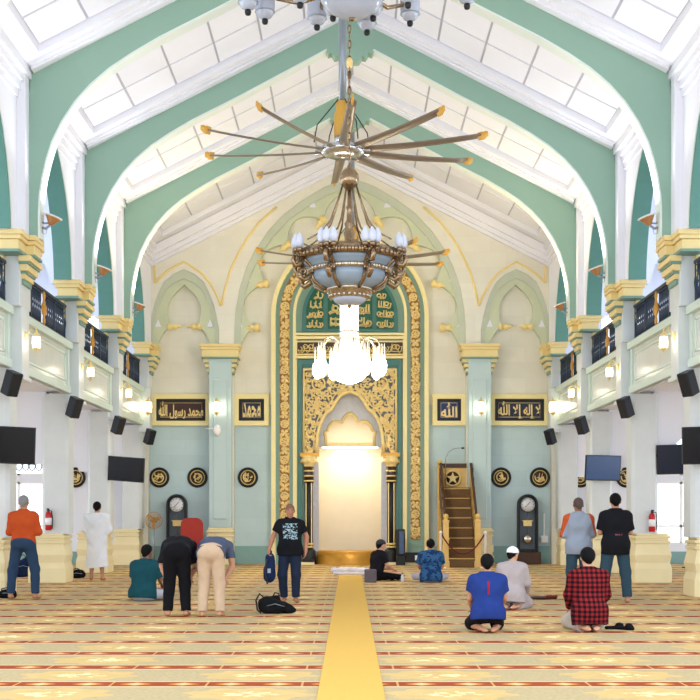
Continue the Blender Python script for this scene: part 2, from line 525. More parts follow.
# columns: cream base, marble shaft, gallery strip, buff capital with grey-green bands
def column(s, Y, label):
    t = thing('column', label, None, (0, 0, 0), kind='structure')
    cx = s * 6.33
    b = MB()
    b.box(cx - 0.36, cx + 0.36, Y - 0.36, Y + 0.36, 0, 0.30)
    b.frustum((cx, Y), 0.30, 0.42, 0.36, 0.36, 0.33, 0.33)
    b.frustum((cx, Y), 0.42, 0.58, 0.33, 0.33, 0.355, 0.355)
    b.frustum((cx, Y), 0.58, 0.82, 0.355, 0.355, 0.31, 0.31)
    b.box(cx - 0.34, cx + 0.34, Y - 0.34, Y + 0.34, 0.82, 0.88)
    b.box(cx - 0.315, cx + 0.315, Y - 0.315, Y + 0.315, 0.88, 0.93)
    b.box(cx - 0.345, cx + 0.345, Y - 0.345, Y + 0.345, 0.93, 0.985)
    b.box(cx - 0.30, cx + 0.30, Y - 0.30, Y + 0.30, 0.985, 1.03)
    b.v = [(cx + (p[0] - cx) * 1.1, p[1], p[2]) for p in b.v]
    b.build('base', 'cream_base', t, bevel=0.012)
    cx = s * 6.18
    sh = MB()
    c = 0.06
    o = [(-.28 + c, -.28), (.28 - c, -.28), (.28, -.28 + c), (.28, .28 - c), (.28 - c, .28), (-.28 + c, .28), (-.28, .28 - c), (-.28, -.28 + c)]
    sh.plate([(cx + a, Y + d) for a, d in o], (), 1.03, 3.96, fn=lambda a, b_, d: (a, b_, d))
    sh.build('shaft', 'shaft', t)
    up = MB()
    x0, x1 = sorted((s * 5.68, s * 5.96)); up.box(x0, x1, Y - 0.24, Y + 0.24, 3.82, 5.03)
    x0, x1 = sorted((s * 5.64, s * 5.96)); up.box(x0, x1, Y - 0.28, Y + 0.28, 3.76, 3.84)
    x0, x1 = sorted((s * 5.685, s * 5.955)); up.box(x0, x1, Y - 0.36, Y + 0.36, 5.03, 5.95)
    up.build('gallery_strip', 'shaft', t, bevel=0.015)
    cp = MB(); gb = MB()
    def blk(mb, g, z0, z1, hy, hx):
        # outer block under the arcade springers and the nose under the frame leg
        xo0, xo1 = sorted((s * (6.03 + g), s * (5.62 - g))); mb.box(xo0, xo1, Y - hy - g, Y + hy + g, z0, z1)
        xn0, xn1 = sorted((s * 5.70, s * (5.47 - g * .6))); mb.box(xn0, xn1, Y - hx - g, Y + hx + g, z0, z1)
    blk(cp, 0.075, 6.17, 6.26, 0.72, 0.22)
    blk(cp, 0.045, 6.10, 6.17, 0.72, 0.22)
    blk(cp, 0.0, 5.93, 6.10, 0.72, 0.22)
    blk(gb, 0.03, 5.885, 5.93, 0.72, 0.22)
    def step(mb, q, z0, z1):
        # corbels on the nave side and the aisle side, shrinking towards the shaft
        x_in = 5.49 + 0.17 * q; x_out = 6.07 - 0.09 * q
        a, b2 = sorted((s * 5.70, s * x_in)); mb.box(a, b2, Y - .24 - .2 * (1 - q), Y + .24 + .2 * (1 - q), z0, z1)
        a, b2 = sorted((s * 5.94, s * x_out)); mb.box(a, b2, Y - .48, Y + .48, z0, z1)
    step(cp, 0.0, 5.785, 5.885); step(gb, 0.22, 5.745, 5.785)
    step(cp, 0.35, 5.635, 5.745); step(gb, 0.58, 5.595, 5.635)
    step(cp, 0.72, 5.505, 5.595); step(gb, 0.90, 5.42, 5.505)
    ca = cp.build('capital', 'cap_yellow', t, bevel=0.012)
    gb.build('capital_band', 'cap_green', ca)
    return t
names = ['outermost', 'second', 'third', 'farthest']
for s, side in ((-1, 'left'), (1, 'right')):
    column(s, FR[0], f'{side} column beyond the picture edge with buff capital')
    column(s, FR[1], f'{side} arcade column at the picture edge with buff yellow capital')
    column(s, FR[2], f'{side} arcade column with the red fire extinguisher and cream stone base')
    column(s, FR[3], f'{side} arcade column behind the hanging screen, third from the viewer')
    column(s, 35.66, f'{side} corner column meeting the prayer wall, cream stone base')

# galleries: slab, panelled front, outer walls with openings, cross arches in the aisles
for s, side in ((-1, 'left'), (1, 'right')):
    x0, x1 = sorted((s * 5.93, s * 12.0))
    g = struct(MB().box(x0, x1, 14.6, YW, 4.02, 4.22).build('gallery_floor', 'white'))
    k = MB(); fr = MB()
    ys = [14.6] + cols_y
    a, b = sorted((s * 5.90, s * 6.02)); k.box(a, b, 14.6, YW, 3.96, 5.0)
    for ya, yb in zip(ys[:-1], ys[1:]):
        y0, y1 = ya + 0.30, yb - 0.30
        for (p0, p1, z0, z1, t_) in ((y0, y1, 3.96, 4.10, 5.83), (y0, y1, 4.88, 5.02, 5.80), (y0, y0 + 0.16, 4.10, 4.88, 5.86), (y1 - 0.16, y1, 4.10, 4.88, 5.86)):
            a, b = sorted((s * 5.93, s * t_)); fr.box(a, b, p0, p1, z0, z1)
        # raised inner panel frame
        for (p0, p1, z0, z1) in ((y0 + .3, y1 - .3, 4.20, 4.24), (y0 + .3, y1 - .3, 4.74, 4.78), (y0 + .3, y0 + .34, 4.20, 4.78), (y1 - .34, y1 - .3, 4.20, 4.78)):
            a, b = sorted((s * 5.91, s * 5.885)); fr.box(a, b, p0, p1, z0, z1)
    k.build('gallery_front', 'fascia_panel', g)
    fr.build('gallery_moulding', 'fascia', g)
    # aisle outer wall with wide openings to daylight, below and above
    poly = [(14.6, 0), (14.6, 9.6), (YW + 0.3, 9.6), (YW + 0.3, 0)]
    holes = []
    for ya, yb in zip(ys[:-1], ys[1:]):
        c = (ya + yb) / 2
        for z0, z1, hw in ((0.35, 3.6, 1.95), (4.6, 8.3, 1.9)):
            holes.append([(c - hw, z0), (c + hw, z0), (c + hw, z1 - 0.5), (c + hw * .7, z1 - .1), (c, z1 + .25), (c - hw * .7, z1 - .1), (c - hw, z1 - 0.5)])
    struct(MB().plate(poly, holes, s * 12.0, s * 12.25, fn=lambda a, b, d: (d, a, b)).build('wall_aisle_' + side, 'white'))
    x0, x1 = sorted((s * 5.9, s * 12.2))
    struct(MB().box(x0, x1, 14.6, YW + .3, 9.3, 9.5).build('ceiling_gallery', 'white'))
    for Y in FR + [35.6]:
        pl = [(6.4, 2.5), (6.4, 4.02), (12.0, 4.02), (12.0, 2.5)]
        c = 9.2
        arc = [(11.7, 2.5), (11.5, 2.95), (11.0, 3.35), (10.2, 3.62), (9.2, 3.72), (8.2, 3.62), (7.4, 3.35), (6.9, 2.95), (6.7, 2.5)]
        po = [(6.4, 2.5), (6.4, 4.02), (12.0, 4.02), (12.0, 2.5)] + arc
        struct(MB().plate([(s * a, b) for a, b in po], (), Y - 0.12, Y + 0.12).build('aisle_arch', 'white'))
        # gallery cross arch, above
        po = [(6.03, 6.3), (6.03, 9.3), (12.0, 9.3), (12.0, 6.3), (11.8, 6.3), (11.5, 7.2), (10.8, 8.0), (9.0, 8.7), (7.3, 8.0), (6.6, 7.2), (6.3, 6.3)]
        struct(MB().plate([(s * a, b) for a, b in po], (), Y - 0.12, Y + 0.12).build('gallery_arch', 'white'))
    # end wall of the aisle with a daylit window, a panelled door band and green skirting
    xa, xb = sorted((s * 5.9, s * 12.2))
    po = [(xa, 0), (xa, 9.5), (xb, 9.5), (xb, 0)]
    win = [(s * 8.75, 0.62), (s * 10.5, 0.62), (s * 10.5, 2.35), (s * 8.75, 2.35)]
    fan_ = [(s * 8.75, 2.62), (s * 10.5, 2.62), (s * 10.5, 3.1), (s * 9.62, 3.85), (s * 8.75, 3.1)]
    up_w = [(s * 7.3, 5.2), (s * 8.5, 5.2), (s * 8.5, 7.2), (s * 7.3, 7.2)]
    we = struct(MB().plate(po, (win, fan_, up_w), YW + 0.25, YW + 0.5).build('wall_aisle_end_' + side, 'white'))
    a, b = sorted((s * 5.95, s * 12.1))
    struct(MB().box(a, b, YW + 0.20, YW + 0.26, 0, 0.36).build('baseboard_' + side, 'base_green'))
    wd = MB()
    for xx in (8.72, 9.6, 10.48):
        a, b = sorted((s * (xx - .035), s * (xx + .035))); wd.box(a, b, YW + .24, YW + .34, .6, 2.62)
    for zz in (.6, 1.1, 2.35, 2.6):
        a, b = sorted((s * 8.7, s * 10.5)); wd.box(a, b, YW + .24, YW + .34, zz - .03, zz + .03)
    wo = struct(wd.build('window_1' if s < 0 else 'window_2', 'white_gloss'))
    gr = MB()
    rnd = random.Random(4)
    for i in range(9):
        xx = s * (8.85 + i * 0.19)
        gr.tube([(xx + 0.09 * math.cos(q * PI / 4), YW + .3, 2.84 + 0.13 * math.sin(q * PI / 4)) for q in range(8)], 0.022, 5, True)
        gr.tube([(xx + 0.07 * math.cos(q * PI / 4), YW + .3, 3.08 + 0.1 * math.sin(q * PI / 4)) for q in range(8)], 0.02, 5, True)
    gr.build('window_grille', 'steel', wo)

# ------------------------------------------------------------------ prayer wall
def pts(l): return [w(x, y) for x, y in l]
def mirror_px(l): return [(2 * CX - x, y) for x, y in l]
arch_o = [(35.5, 346), (35.5, 330), (33, 316), (30, 304), (25.5, 292), (20, 281.5), (11, 274), (0, 269)]
def side_arch(c, off=0.0):
    a = [(c - dx - off * (0.9 if dy > 300 else 0.6), dy - off * (0 if dy > 330 else 0.8)) for dx, dy in arch_o]
    b = [(c + dx + off * (0.9 if dy > 300 else 0.6), dy - off * (0 if dy > 330 else 0.8)) for dx, dy in reversed(arch_o[:-1])]
    return a + b
main_l = [(233, 346), (233.6, 326), (235, 308), (238.5, 289), (244.5, 270), (254, 250), (267, 231), (284, 213), (303, 199), (325, 186), (CX, 177)]
main_arch = main_l + mirror_px(main_l[:-1])[::-1]
cl, cr = 183.0, 2 * CX - 183.0
gable = [(-6.05, 0), (-6.05, 9.2), (-5.75, roofz(5.75) + .02), (0, 12.02), (5.75, roofz(5.75) + .02), (6.05, 9.2), (6.05, 0)]
def opening(a, foot=564.5):
    p = pts([(a[0][0], foot)] + a + [(a[-1][0], foot)])
    p[0] = (p[0][0], -0.02) if False else (p[0][0], 0.0); p[-1] = (p[-1][0], 0.0)
    return p
o_l, o_m, o_r = opening(side_arch(cl)), opening(main_arch), opening(side_arch(cr))
# one outline that runs in and out of the three openings along the floor
front = [(-6.05, 9.2), (-5.75, roofz(5.75) + .02), (0, 12.02), (5.75, roofz(5.75) + .02), (6.05, 9.2), (6.05, 0.0)] + o_r[::-1] + o_m[::-1] + o_l[::-1] + [(-6.05, 0.0)]
struct(MB().plate(front, (), YW, YW + 0.32).build('wall_back', 'wall_stone'))
nk = MB()
hole = [w(309, 566)] + [w(309, 440), w(330, 392), w(CX, 384), w(2 * CX - 330, 392), w(2 * CX - 309, 440), w(2 * CX - 309, 566)]
hole[0] = (hole[0][0], 0.0); hole[-1] = (hole[-1][0], 0.0)
rec = [(-6.3, 0), (-6.3, 9.4), (-5.75, 9.2), (0, 12.0), (5.75, 9.2), (6.3, 9.4), (6.3, 0)]
struct(MB().plate([(-6.3, 0), (-6.3, 9.2), (0, 11.8), (6.3, 9.2), (6.3, 0)] + hole[::-1], (), YW + 0.30, YW + 0.45).build('wall_back_recess', 'wall_stone'))
# painted pale blue-green lower wall, skirting
lo = MB()
for x0, x1 in ((147.8, 214.5), (233.6, 272), (2 * CX - 272, 2 * CX - 233.6), (2 * CX - 214.5, 2 * CX - 147.8)):
    lo.box((x0 - CX) * KW, (x1 - CX) * KW, YW + 0.27, YW + 0.31, 0.4, 4.62)
struct(lo.build('wall_back_lower', 'wall_lower'))
sk = MB()
for x0, x1 in ((149, 209), (231, 271), (2 * CX - 271, 2 * CX - 231), (2 * CX - 209, 2 * CX - 149)):
    sk.box((x0 - CX) * KW, (x1 - CX) * KW, YW + 0.20, YW + 0.31, 0, 0.52)
struct(sk.build('baseboard_back', 'base_green'))

# cusped stone tracery, set inside a plain stone reveal
def shrink(l, c, f): return [(c + (x - c) * f, 346 - (346 - y) * (1 - (1 - f) * .95)) for x, y in l]
M['reveal'] = mat('grey_green_reveal', rgb(196, 204, 186), .6, var=.03)
for c, f in ((cl, .88), (CX, .945), (cr, .88)):
    a_ = main_arch if c == CX else side_arch(c)
    struct(MB().plate(pts(a_) + pts(shrink(a_, c, f))[::-1], (), YW + .05, YW + .29).build('arch_reveal', 'reveal'))
def ring_plate(outer, inner, y0, y1, mb): return mb.plate(pts(outer) + pts(inner)[::-1], (), y0, y1)
def tri(mb, c, r, y0, y1):
    mb.plate(pts([(c[0], c[1] - r), (c[0] + r * .75, c[1] + r * .8), (c[0] - r * .75, c[1] + r * .8)]), (), y0, y1)
key_l = [(26.5, 346), (24.5, 338), (19.5, 330), (12.5, 326), (15.5, 321), (17.3, 313), (16.8, 305), (13, 297), (7, 290), (0, 284)]
def arcpts(c, r, a0, a1, n):
    return [(c[0] + r * math.cos(math.radians(a0 + (a1 - a0) * i / n)), c[1] - r * math.sin(math.radians(a0 + (a1 - a0) * i / n))) for i in range(n + 1)]
def lobe(p, q, bulge, n=9):
    """curve from cusp p to cusp q bowing outwards by bulge pixels (to the left of p->q)"""
    (x0, y0), (x1, y1) = p, q
    dx, dy = x1 - x0, y1 - y0
    L = math.hypot(dx, dy); nx, ny = dy / L, -dx / L
    out = []
    for i in range(n + 1):
        t = i / n
        b = bulge * math.sin(PI * t) ** 0.75
        out.append((x0 + dx * t + nx * b, y0 + dy * t + ny * b))
    return out
cus = [(255, 327), (264, 283), (287, 244), (322, 219)]
main_in = [(240, 346), (241, 341), (247, 331)] + lobe(cus[0], cus[1], 17) + lobe(cus[1], cus[2], 17)[1:] + lobe(cus[2], cus[3], 16)[1:] + [(325, 210), (329, 202), (337, 194), (CX, 187)]
main_inner = main_in + mirror_px(main_in[:-1])[::-1]
for c, lab in ((cl, 'left'), (cr, 'right')):
    k = MB()
    inn = [(c - a, b) for a, b in key_l] + [(c + a, b) for a, b in reversed(key_l[:-1])]
    ring_plate(side_arch(c), inn, YW + 0.10, YW + 0.29, k)
    tr = struct(k.build('arch_tracery', 'cusp_green'), f'pale green keyhole tracery in the {lab} side niche')
    tm = MB()
    for sg in (-1, 1): tri(tm, (c + sg * 26, 323), 4.2, YW + 0.085, YW + 0.11)
    tm.build('inlay', 'white', tr)
    fn = MB()
    for sg in (-1, 1):
        (x, z) = w(c + sg * 11.5, 326)
        d = -sg
        pr = [(0.0, -.16), (.09, -.15), (.10, -.08), (.05, -.03), (.085, .04), (.09, .09), (.05, .13), (.03, .18), (.05, .22), (0, .25)]
        fn.lathe(pr, (x, YW + 0.12, z), 10, Matrix.Rotation(d * PI / 2, 3, 'Y'))
    fn.build('finial', 'gold_line', tr)
k = MB()
ring_plate(main_arch, main_inner, YW + 0.10, YW + 0.29, k)
tr = struct(k.build('arch_tracery', 'cusp_green'), 'large pale green cusped tracery arch over the prayer niche')
tm = MB(); fn = MB()
for sg in (-1, 1):
    for (x, y) in ((238.5, 323), (246.5, 277), (270, 233), (312, 203)):
        tri(tm, (CX + sg * (x - CX), y), 4.6, YW + 0.085, YW + 0.11)
    for (x, y), rot in zip(cus, (0, 0.25, 0.7, 1.0)):
        (X, Z) = w(CX + sg * (x - CX), y)
        fn.lathe([(0, -.12), (.12, -.1), (.12, 0), (.07, .05), (.10, .12), (.09, .18), (.04, .22), (.05, .27), (0, .32)], (X, YW + 0.12, Z), 10, Matrix.Rotation(-sg * (PI / 2 + rot * .9), 3, 'Y'))
tm.build('inlay', 'white', tr); fn.build('finial', 'gold_line', tr)

# gold line mouldings
def line(name, l, r=0.036, mt='gold_line', closed=False):
    return struct(MB().tube([(*(lambda p: (p[0], YW - 0.005, p[1]))(w(x, y)),) for x, y in l], r, 6, closed).build(name, mt))
gl = [(154, 283), (154, 256), (163, 255), (CX, 165)]
sa = side_arch(cl, 7)
seg = [p for p in sa if p[1] < 305]
gl2 = [(154, 283), (163, 274), (173, 267), (183, 262), (192, 267), (202, 274), (210, 284), (216, 295), (220.5, 306)]
gl3 = [(220.5, 306), (224, 290), (229, 272), (237, 255), (246, 239), (259, 222), (276, 207)]
for nm, l in (('trim_1', gl), ('trim_2', gl2), ('trim_3', gl3)):
    line(nm, l); line(nm, mirror_px(l))
# gable cornice
k = MB()
for sg in (-1, 1):
    for d0, d1, pr in ((0.02, 0.28, 0.32), (0.28, 0.42, 0.20), (0.42, 0.52, 0.10)):
        vs = []
        for y in (YW - pr, YW + .02):
            for (u, d) in ((0, d0), (5.75, d0), (5.75, d1), (0, d1)): vs.append((sg * u, y, roofz(u) - d))
        k.add(vs, [(0, 1, 2, 3), (7, 6, 5, 4), (0, 4, 5, 1), (1, 5, 6, 2), (2, 6, 7, 3), (3, 7, 4, 0)])
struct(k.build('trim_gable', 'white'))

# wall pilasters and their capitals
def pilaster(c, lab):
    x = (c - CX) * KW
    t = thing('wall_pilaster', f'{lab} pale pilaster beside the prayer niche with buff capital', None, kind='structure')
    b = MB()
    for hw, pr, z0, z1 in ((.40, .36, 0, .26), (.36, .33, .26, .36), (.385, .35, .36, .56), (.35, .32, .56, .80), (.385, .35, .80, .86), (.35, .32, .86, .92), (.39, .36, .92, .99), (.345, .31, .99, 1.06)):
        b.box(x - hw, x + hw, YW - pr, YW + .02, z0, z1)
    b.build('base', 'cream_base', t, bevel=.012)
    sh = MB(); sh.box(x - .325, x + .325, YW - .28, YW + .02, 1.06, 5.9)
    sh.box(x - .20, x + .20, YW - .31, YW - .27, 1.3, 5.3)
    sh.build('shaft', 'pilaster', t, bevel=.02)
    cp = MB(); gb = MB()
    for hw, pr, z0, z1, mb in ((.575, .44, 6.22, 6.30, cp), (.545, .41, 6.14, 6.22, cp), (.51, .38, 5.93, 6.14, cp), (.53, .40, 5.89, 5.93, gb), (.49, .26, 5.79, 5.89, cp), (.46, .25, 5.745, 5.79, gb), (.44, .25, 5.655, 5.745, cp), (.41, .24, 5.61, 5.655, gb), (.39, .24, 5.52, 5.61, cp), (.36, .23, 5.44, 5.52, gb)):
        mb.box(x - hw, x + hw, YW - pr, YW + .25, z0, z1)
    ca = cp.build('capital', 'cap_yellow', t, bevel=.01); gb.build('capital_band', 'cap_green', ca)
    # plain stone pier above the capital is the wall itself
pilaster(220.5, 'left'); pilaster(2 * CX - 220.5, 'right')
# ------------------------------------------------------------------ the prayer niche
def stilted(r, cy=315.0, foot=564.0, n=28):
    p = [(CX - r, foot)] + [(CX - r * math.cos(PI * i / n), cy - r * math.sin(PI * i / n)) for i in range(n + 1)] + [(CX + r, foot)]
    return p
def band(r1, r0, y0, y1, foot=564.0, mb=None):
    mb = mb or MB()
    return mb.plate(pts(stilted(r1, foot=foot)) + pts(stilted(r0, foot=foot))[::-1], (), y0, y1)
nz = thing('prayer_niche', 'tall gilded green arched prayer niche in the middle of the end wall', 'prayer niche', (0, YW, 0))
def npart(mb, name, m, parent=None, bevel=0.0):
    """niche parts are modelled in hall coordinates and stored relative to the niche's base"""
    mb.v = [(a, b - YW, c) for a, b, c in mb.v]
    return mb.build(name, m, parent or nz, bevel=bevel)
FT = 564.3
npart(band(78.5, 74.3, YW - .10, YW + .29, FT), 'outer_moulding', 'cream_paint')
gb = npart(band(74.3, 57.0, YW + .02, YW + .29, FT), 'surround', 'teal')
bd = npart(band(70.2, 60.6, YW - .03, YW + .05, 539), 'carved_band', 'gold_band')
# rosettes and leaf scrolls standing proud of the carved band
rs = MB()
path = [(65.4, 539 - 9 * i) for i in range(25)]
rosettes = [(CX + sg * 65.4, y) for sg in (-1, 1) for y in range(532, 316, -9)] + [(CX + 65.4 * math.cos(PI * i / 23), 315 - 65.4 * math.sin(PI * i / 23)) for i in range(24)]
for i, (x, y) in enumerate(rosettes):
    X, Z = w(x, y)
    rs.ell((X, YW - .03, Z), (.04, .03, .04), 8)
    if i % 2 == 0:
        rs.tube([(X + .105 * math.cos(q * PI / 6), YW - .035, Z + .105 * math.sin(q * PI / 6)) for q in range(12)], .022, 5, True)
        for q in range(6):
            a = q * PI / 3 + .3
            rs.ell((X + .062 * math.cos(a), YW - .03, Z + .062 * math.sin(a)), (.026, .02, .026), 6)
    else:
        for q in range(4):
            a = q * PI / 2 + PI / 4
            rs.ell((X + .075 * math.cos(a), YW - .03, Z + .075 * math.sin(a)), (.05, .022, .05), 6)
npart(rs, 'carved_pattern', 'gold', bd)
npart(band(57.0, 54.3, YW - .05, YW + .29, FT), 'inner_moulding', 'cream_paint')
# green field with the niche opening cut out of it
mo_l = [(315.7, 453), (316.2, 444), (317.0, 434), (319.2, 425), (322.4, 417.5), (326.6, 412), (331.0, 409), (333.4, 405), (336.0, 400), (340.0, 395.4), (344.5, 393.2), (CX, 391.5)]
mo = mo_l + mirror_px(mo_l[:-1])[::-1]
mo_full = [(315.7, FT)] + mo + [(2 * CX - 315.7, FT)]
mh = [(w(*p)) for p in mo_full]
fo = pts(stilted(54.3, foot=FT))
field = fo + mh[::-1]
npart(MB().plate(field, (), YW + .14, YW + .26), 'green_field', 'teal')
# lunette with gilded lines of script on emerald
def lun(r, base): return pts([(CX - r, base)] + [(CX - r * math.cos(PI * i / 24), 316 - r * math.sin(PI * i / 24)) for i in range(25)] + [(CX + r, base)])
lu = npart(MB().plate(lun(48, 331), (), YW + .08, YW + .15), 'lunette', 'teal_dark')
em = MB()
def clipped(x0, x1, r, base):
    o = [(x0, base)]
    for i in range(9):
        x = x0 + (x1 - x0) * i / 8
        o.append((x, 316 - math.sqrt(max(0.0, r * r - (x - CX) ** 2))))
    return pts(o + [(x1, base)])
for x0, x1 in ((305.5, 322.5), (327, 371.6), (376.1, 393.1)):
    em.plate(clipped(x0, x1, 44.5, 328.5), (), YW + .05, YW + .09)
npart(em, 'emerald_panel', 'emerald', lu)
rnd = random.Random(11)
def script_strokes(mb, x0, x1, y0, y1, Y, t=.011, dens=1.0):
    """one line of flowing gilded script between pixel bounds on the prayer wall"""
    n = max(3, int((x1 - x0) / 3.2 * dens)); h = y1 - y0
    x = x0
    for i in range(n):
        x = x0 + (x1 - x0) * (i + .5) / n
        k = rnd.random(); s_ = (x1 - x0) / n
        if k < .3: l = [(x, y0 + h * .05), (x - .3, y0 + h * .5), (x + .2, y1 - h * .1)]
        elif k < .75:
            l = [(x - s_ * .8, y1 - h * rnd.uniform(.1, .4)), (x - s_ * .3, y1 - h * .02), (x + s_ * .4, y1 - h * .12), (x + s_ * .8, y0 + h * rnd.uniform(.3, .6)), (x + s_ * .2, y0 + h * .35)]
        else:
            cx_, cy_, r_ = x, y0 + h * rnd.uniform(.35, .65), h * .24
            l = [(cx_ + r_ * math.cos(a), cy_ + r_ * math.sin(a)) for a in [j * .9 for j in range(8)]]
        P_ = [w(a, b) for a, b in l]
        mb.tube([(a, Y, b) for a, b in P_], t, 5)
    (a, b), (c, d) = w(x0, y1 - h * .25), w(x1, y1 - h * .12)
    mb.tube([(a, Y, b), ((a + c) / 2, Y, b - .02), (c, Y, d)], t, 5)
sc = MB()
for i in range(5):
    y1 = 327.5 - i * 9.6; y0 = y1 - 8.2
    xx = CX - math.sqrt(max(1, 43.0 ** 2 - max(0, 316 - y0 - 1) ** 2))
    for a, b in ((max(306.5, xx), 321.5),):
        if b - a > 4:
            script_strokes(sc, a, b, y0, y1, YW + .045, .021, 1.5)
            script_strokes(sc, 2 * CX - b, 2 * CX - a, y0, y1, YW + .045, .021, 1.5)
for i in range(4):
    y1 = 327 - i * 13; script_strokes(sc, 329, 369.5, y1 - 10.5, y1, YW + .045, .026, 1.4)
npart(sc, 'gilded_script', 'gold', lu)
# mouldings and the dark inscription band
mo_ = MB()
for y0, y1, pr in ((333, 335.3, .04), (336.2, 339, .02), (356, 358.5, .04)):
    (a, z1), (b, z0) = w(294.6, y0), w(2 * CX - 294.6, y1); mo_.box(a, b, YW - pr, YW + .16, z0, z1)
for x0, x1 in ((294.6, 296.4), (2 * CX - 296.4, 2 * CX - 294.6)):
    (a, z1), (b, z0) = w(x0, 333), w(x1, 560); mo_.box(a, b, YW + .02, YW + .16, z0, z1)
npart(mo_, 'cross_moulding', 'cream_paint')
ib = MB(); (a, z1), (b, z0) = w(295.5, 341.5), w(2 * CX - 295.5, 354); ib.box(a, b, YW + .06, YW + .16, z0, z1)
ibo = npart(ib, 'inscription_band', 'dark_brown')
sc = MB(); script_strokes(sc, 298, CX - 1, 343, 352.5, YW + .05, .016, 1.25); script_strokes(sc, CX + 1, 2 * CX - 298, 343, 352.5, YW + .05, .016, 1.25)
npart(sc, 'gilded_script', 'gold', ibo)
ef = MB()
for (x0, y0, x1, y1) in ((296.5, 340.4, 2 * CX - 296.5, 342), (296.5, 353.4, 2 * CX - 296.5, 355)):
    (a, z1), (b, z0) = w(x0, y0), w(x1, y1); ef.box(a, b, YW + .04, YW + .10, z0, z1)
npart(ef, 'gilded_edge', 'gold', ibo)
# stepped teal frame round the carved spandrel
tf = MB()
for (x0, x1, y0, y1, pr) in ((297, 2 * CX - 297, 359.5, 365, .03), (297, 301.5, 365, 553, .03), (2 * CX - 301.5, 2 * CX - 297, 365, 553, .03), (300, 2 * CX - 300, 364, 368, .08)):
    (a, z1), (b, z0) = w(x0, y0), w(x1, y1); tf.box(a, b, YW + pr, YW + .16, z0, z1)
npart(tf, 'teal_frame', 'teal_dark')
sp_out = [(302, 453), (302, 368), (2 * CX - 302, 368), (2 * CX - 302, 453)]
sp = npart(MB().plate(pts(sp_out + mo[::-1]), (), YW + .02, YW + .15), 'carved_spandrel', 'gold_spandrel')
ed = MB()
ed.tube([(a, YW + .01, b) for a, b in pts(mo)], .055, 7)
in2 = [(x + (-1 if x < CX else 1) * 3.0 * (0 if abs(x - CX) < 1 else 1), y - (3.4 if abs(x - CX) < 34 else 0)) for x, y in mo]
ed.tube([(a, YW + .01, b) for a, b in pts(in2)], .022, 5)
for l in ([(303.2, 452), (303.2, 369.3), (2 * CX - 303.2, 369.3), (2 * CX - 303.2, 452)],):
    ed.tube([(a, YW + .01, b) for a, b in pts(l)], .045, 6)
for sg in (-1, 1):
    l = [(CX + sg * (x - CX), y) for x, y in ((306.0, 450), (306.0, 372), (345, 372))]
    ed.tube([(a, YW + .01, b) for a, b in pts(l)], .014, 5)
    (X, Z) = w(CX + sg * 31.5, 383.5)
    ed.tube([(X + .18 * math.cos(q * PI / 8), YW, Z + .18 * math.sin(q * PI / 8)) for q in range(16)], .03, 6, True)
npart(ed, 'gilded_edge', 'gold', sp)
# acanthus scrolls
scl = MB(); rnd = random.Random(3)
def inside(x, y):
    if not (305.5 < x < CX and 371 < y < 450): return False
    for (x0, y0), (x1, y1) in zip(mo_l[:-1], mo_l[1:]):
        if y1 <= y <= y0 and x > x0 + (x1 - x0) * (y - y0) / (y1 - y0) - 4.5: return False
    return not (y > 391 and x > 345) and not (math.hypot(x - (CX - 31.5), y - 383.5) < 8)
for gy in range(374, 451, 6):
    for gx in range(307, 350, 6):
        x, y = gx + rnd.uniform(-1.2, 1.2), gy + rnd.uniform(-1.2, 1.2)
        if not inside(x, y): continue
        d = rnd.choice((-1, 1)); a0 = rnd.uniform(0, 6.28)
        for sg in (-1, 1):
            l = [(CX + sg * (x - CX) + sg * 2.8 * (1 - j / 11) * math.cos(a0 + d * j * .75), y + 2.8 * (1 - j / 11) * math.sin(a0 + d * j * .75)) for j in range(9)]
            scl.tube([(a, YW - .005, b) for a, b in pts(l)], [.034 - .002 * j for j in range(9)], 5)
for sg in (-1, 1):
    (X, Z) = w(CX + sg * 31.5, 383.5)
    for q in range(5):
        a = q * 2 * PI / 5
        scl.ell((X + .08 * math.cos(a), YW, Z + .08 * math.sin(a)), (.05, .03, .05), 6)
(X, Z) = w(CX, 387); scl.ell((X, YW - .01, Z), (.07, .05, .07), 8)
npart(scl, 'scrollwork', 'gold', sp)
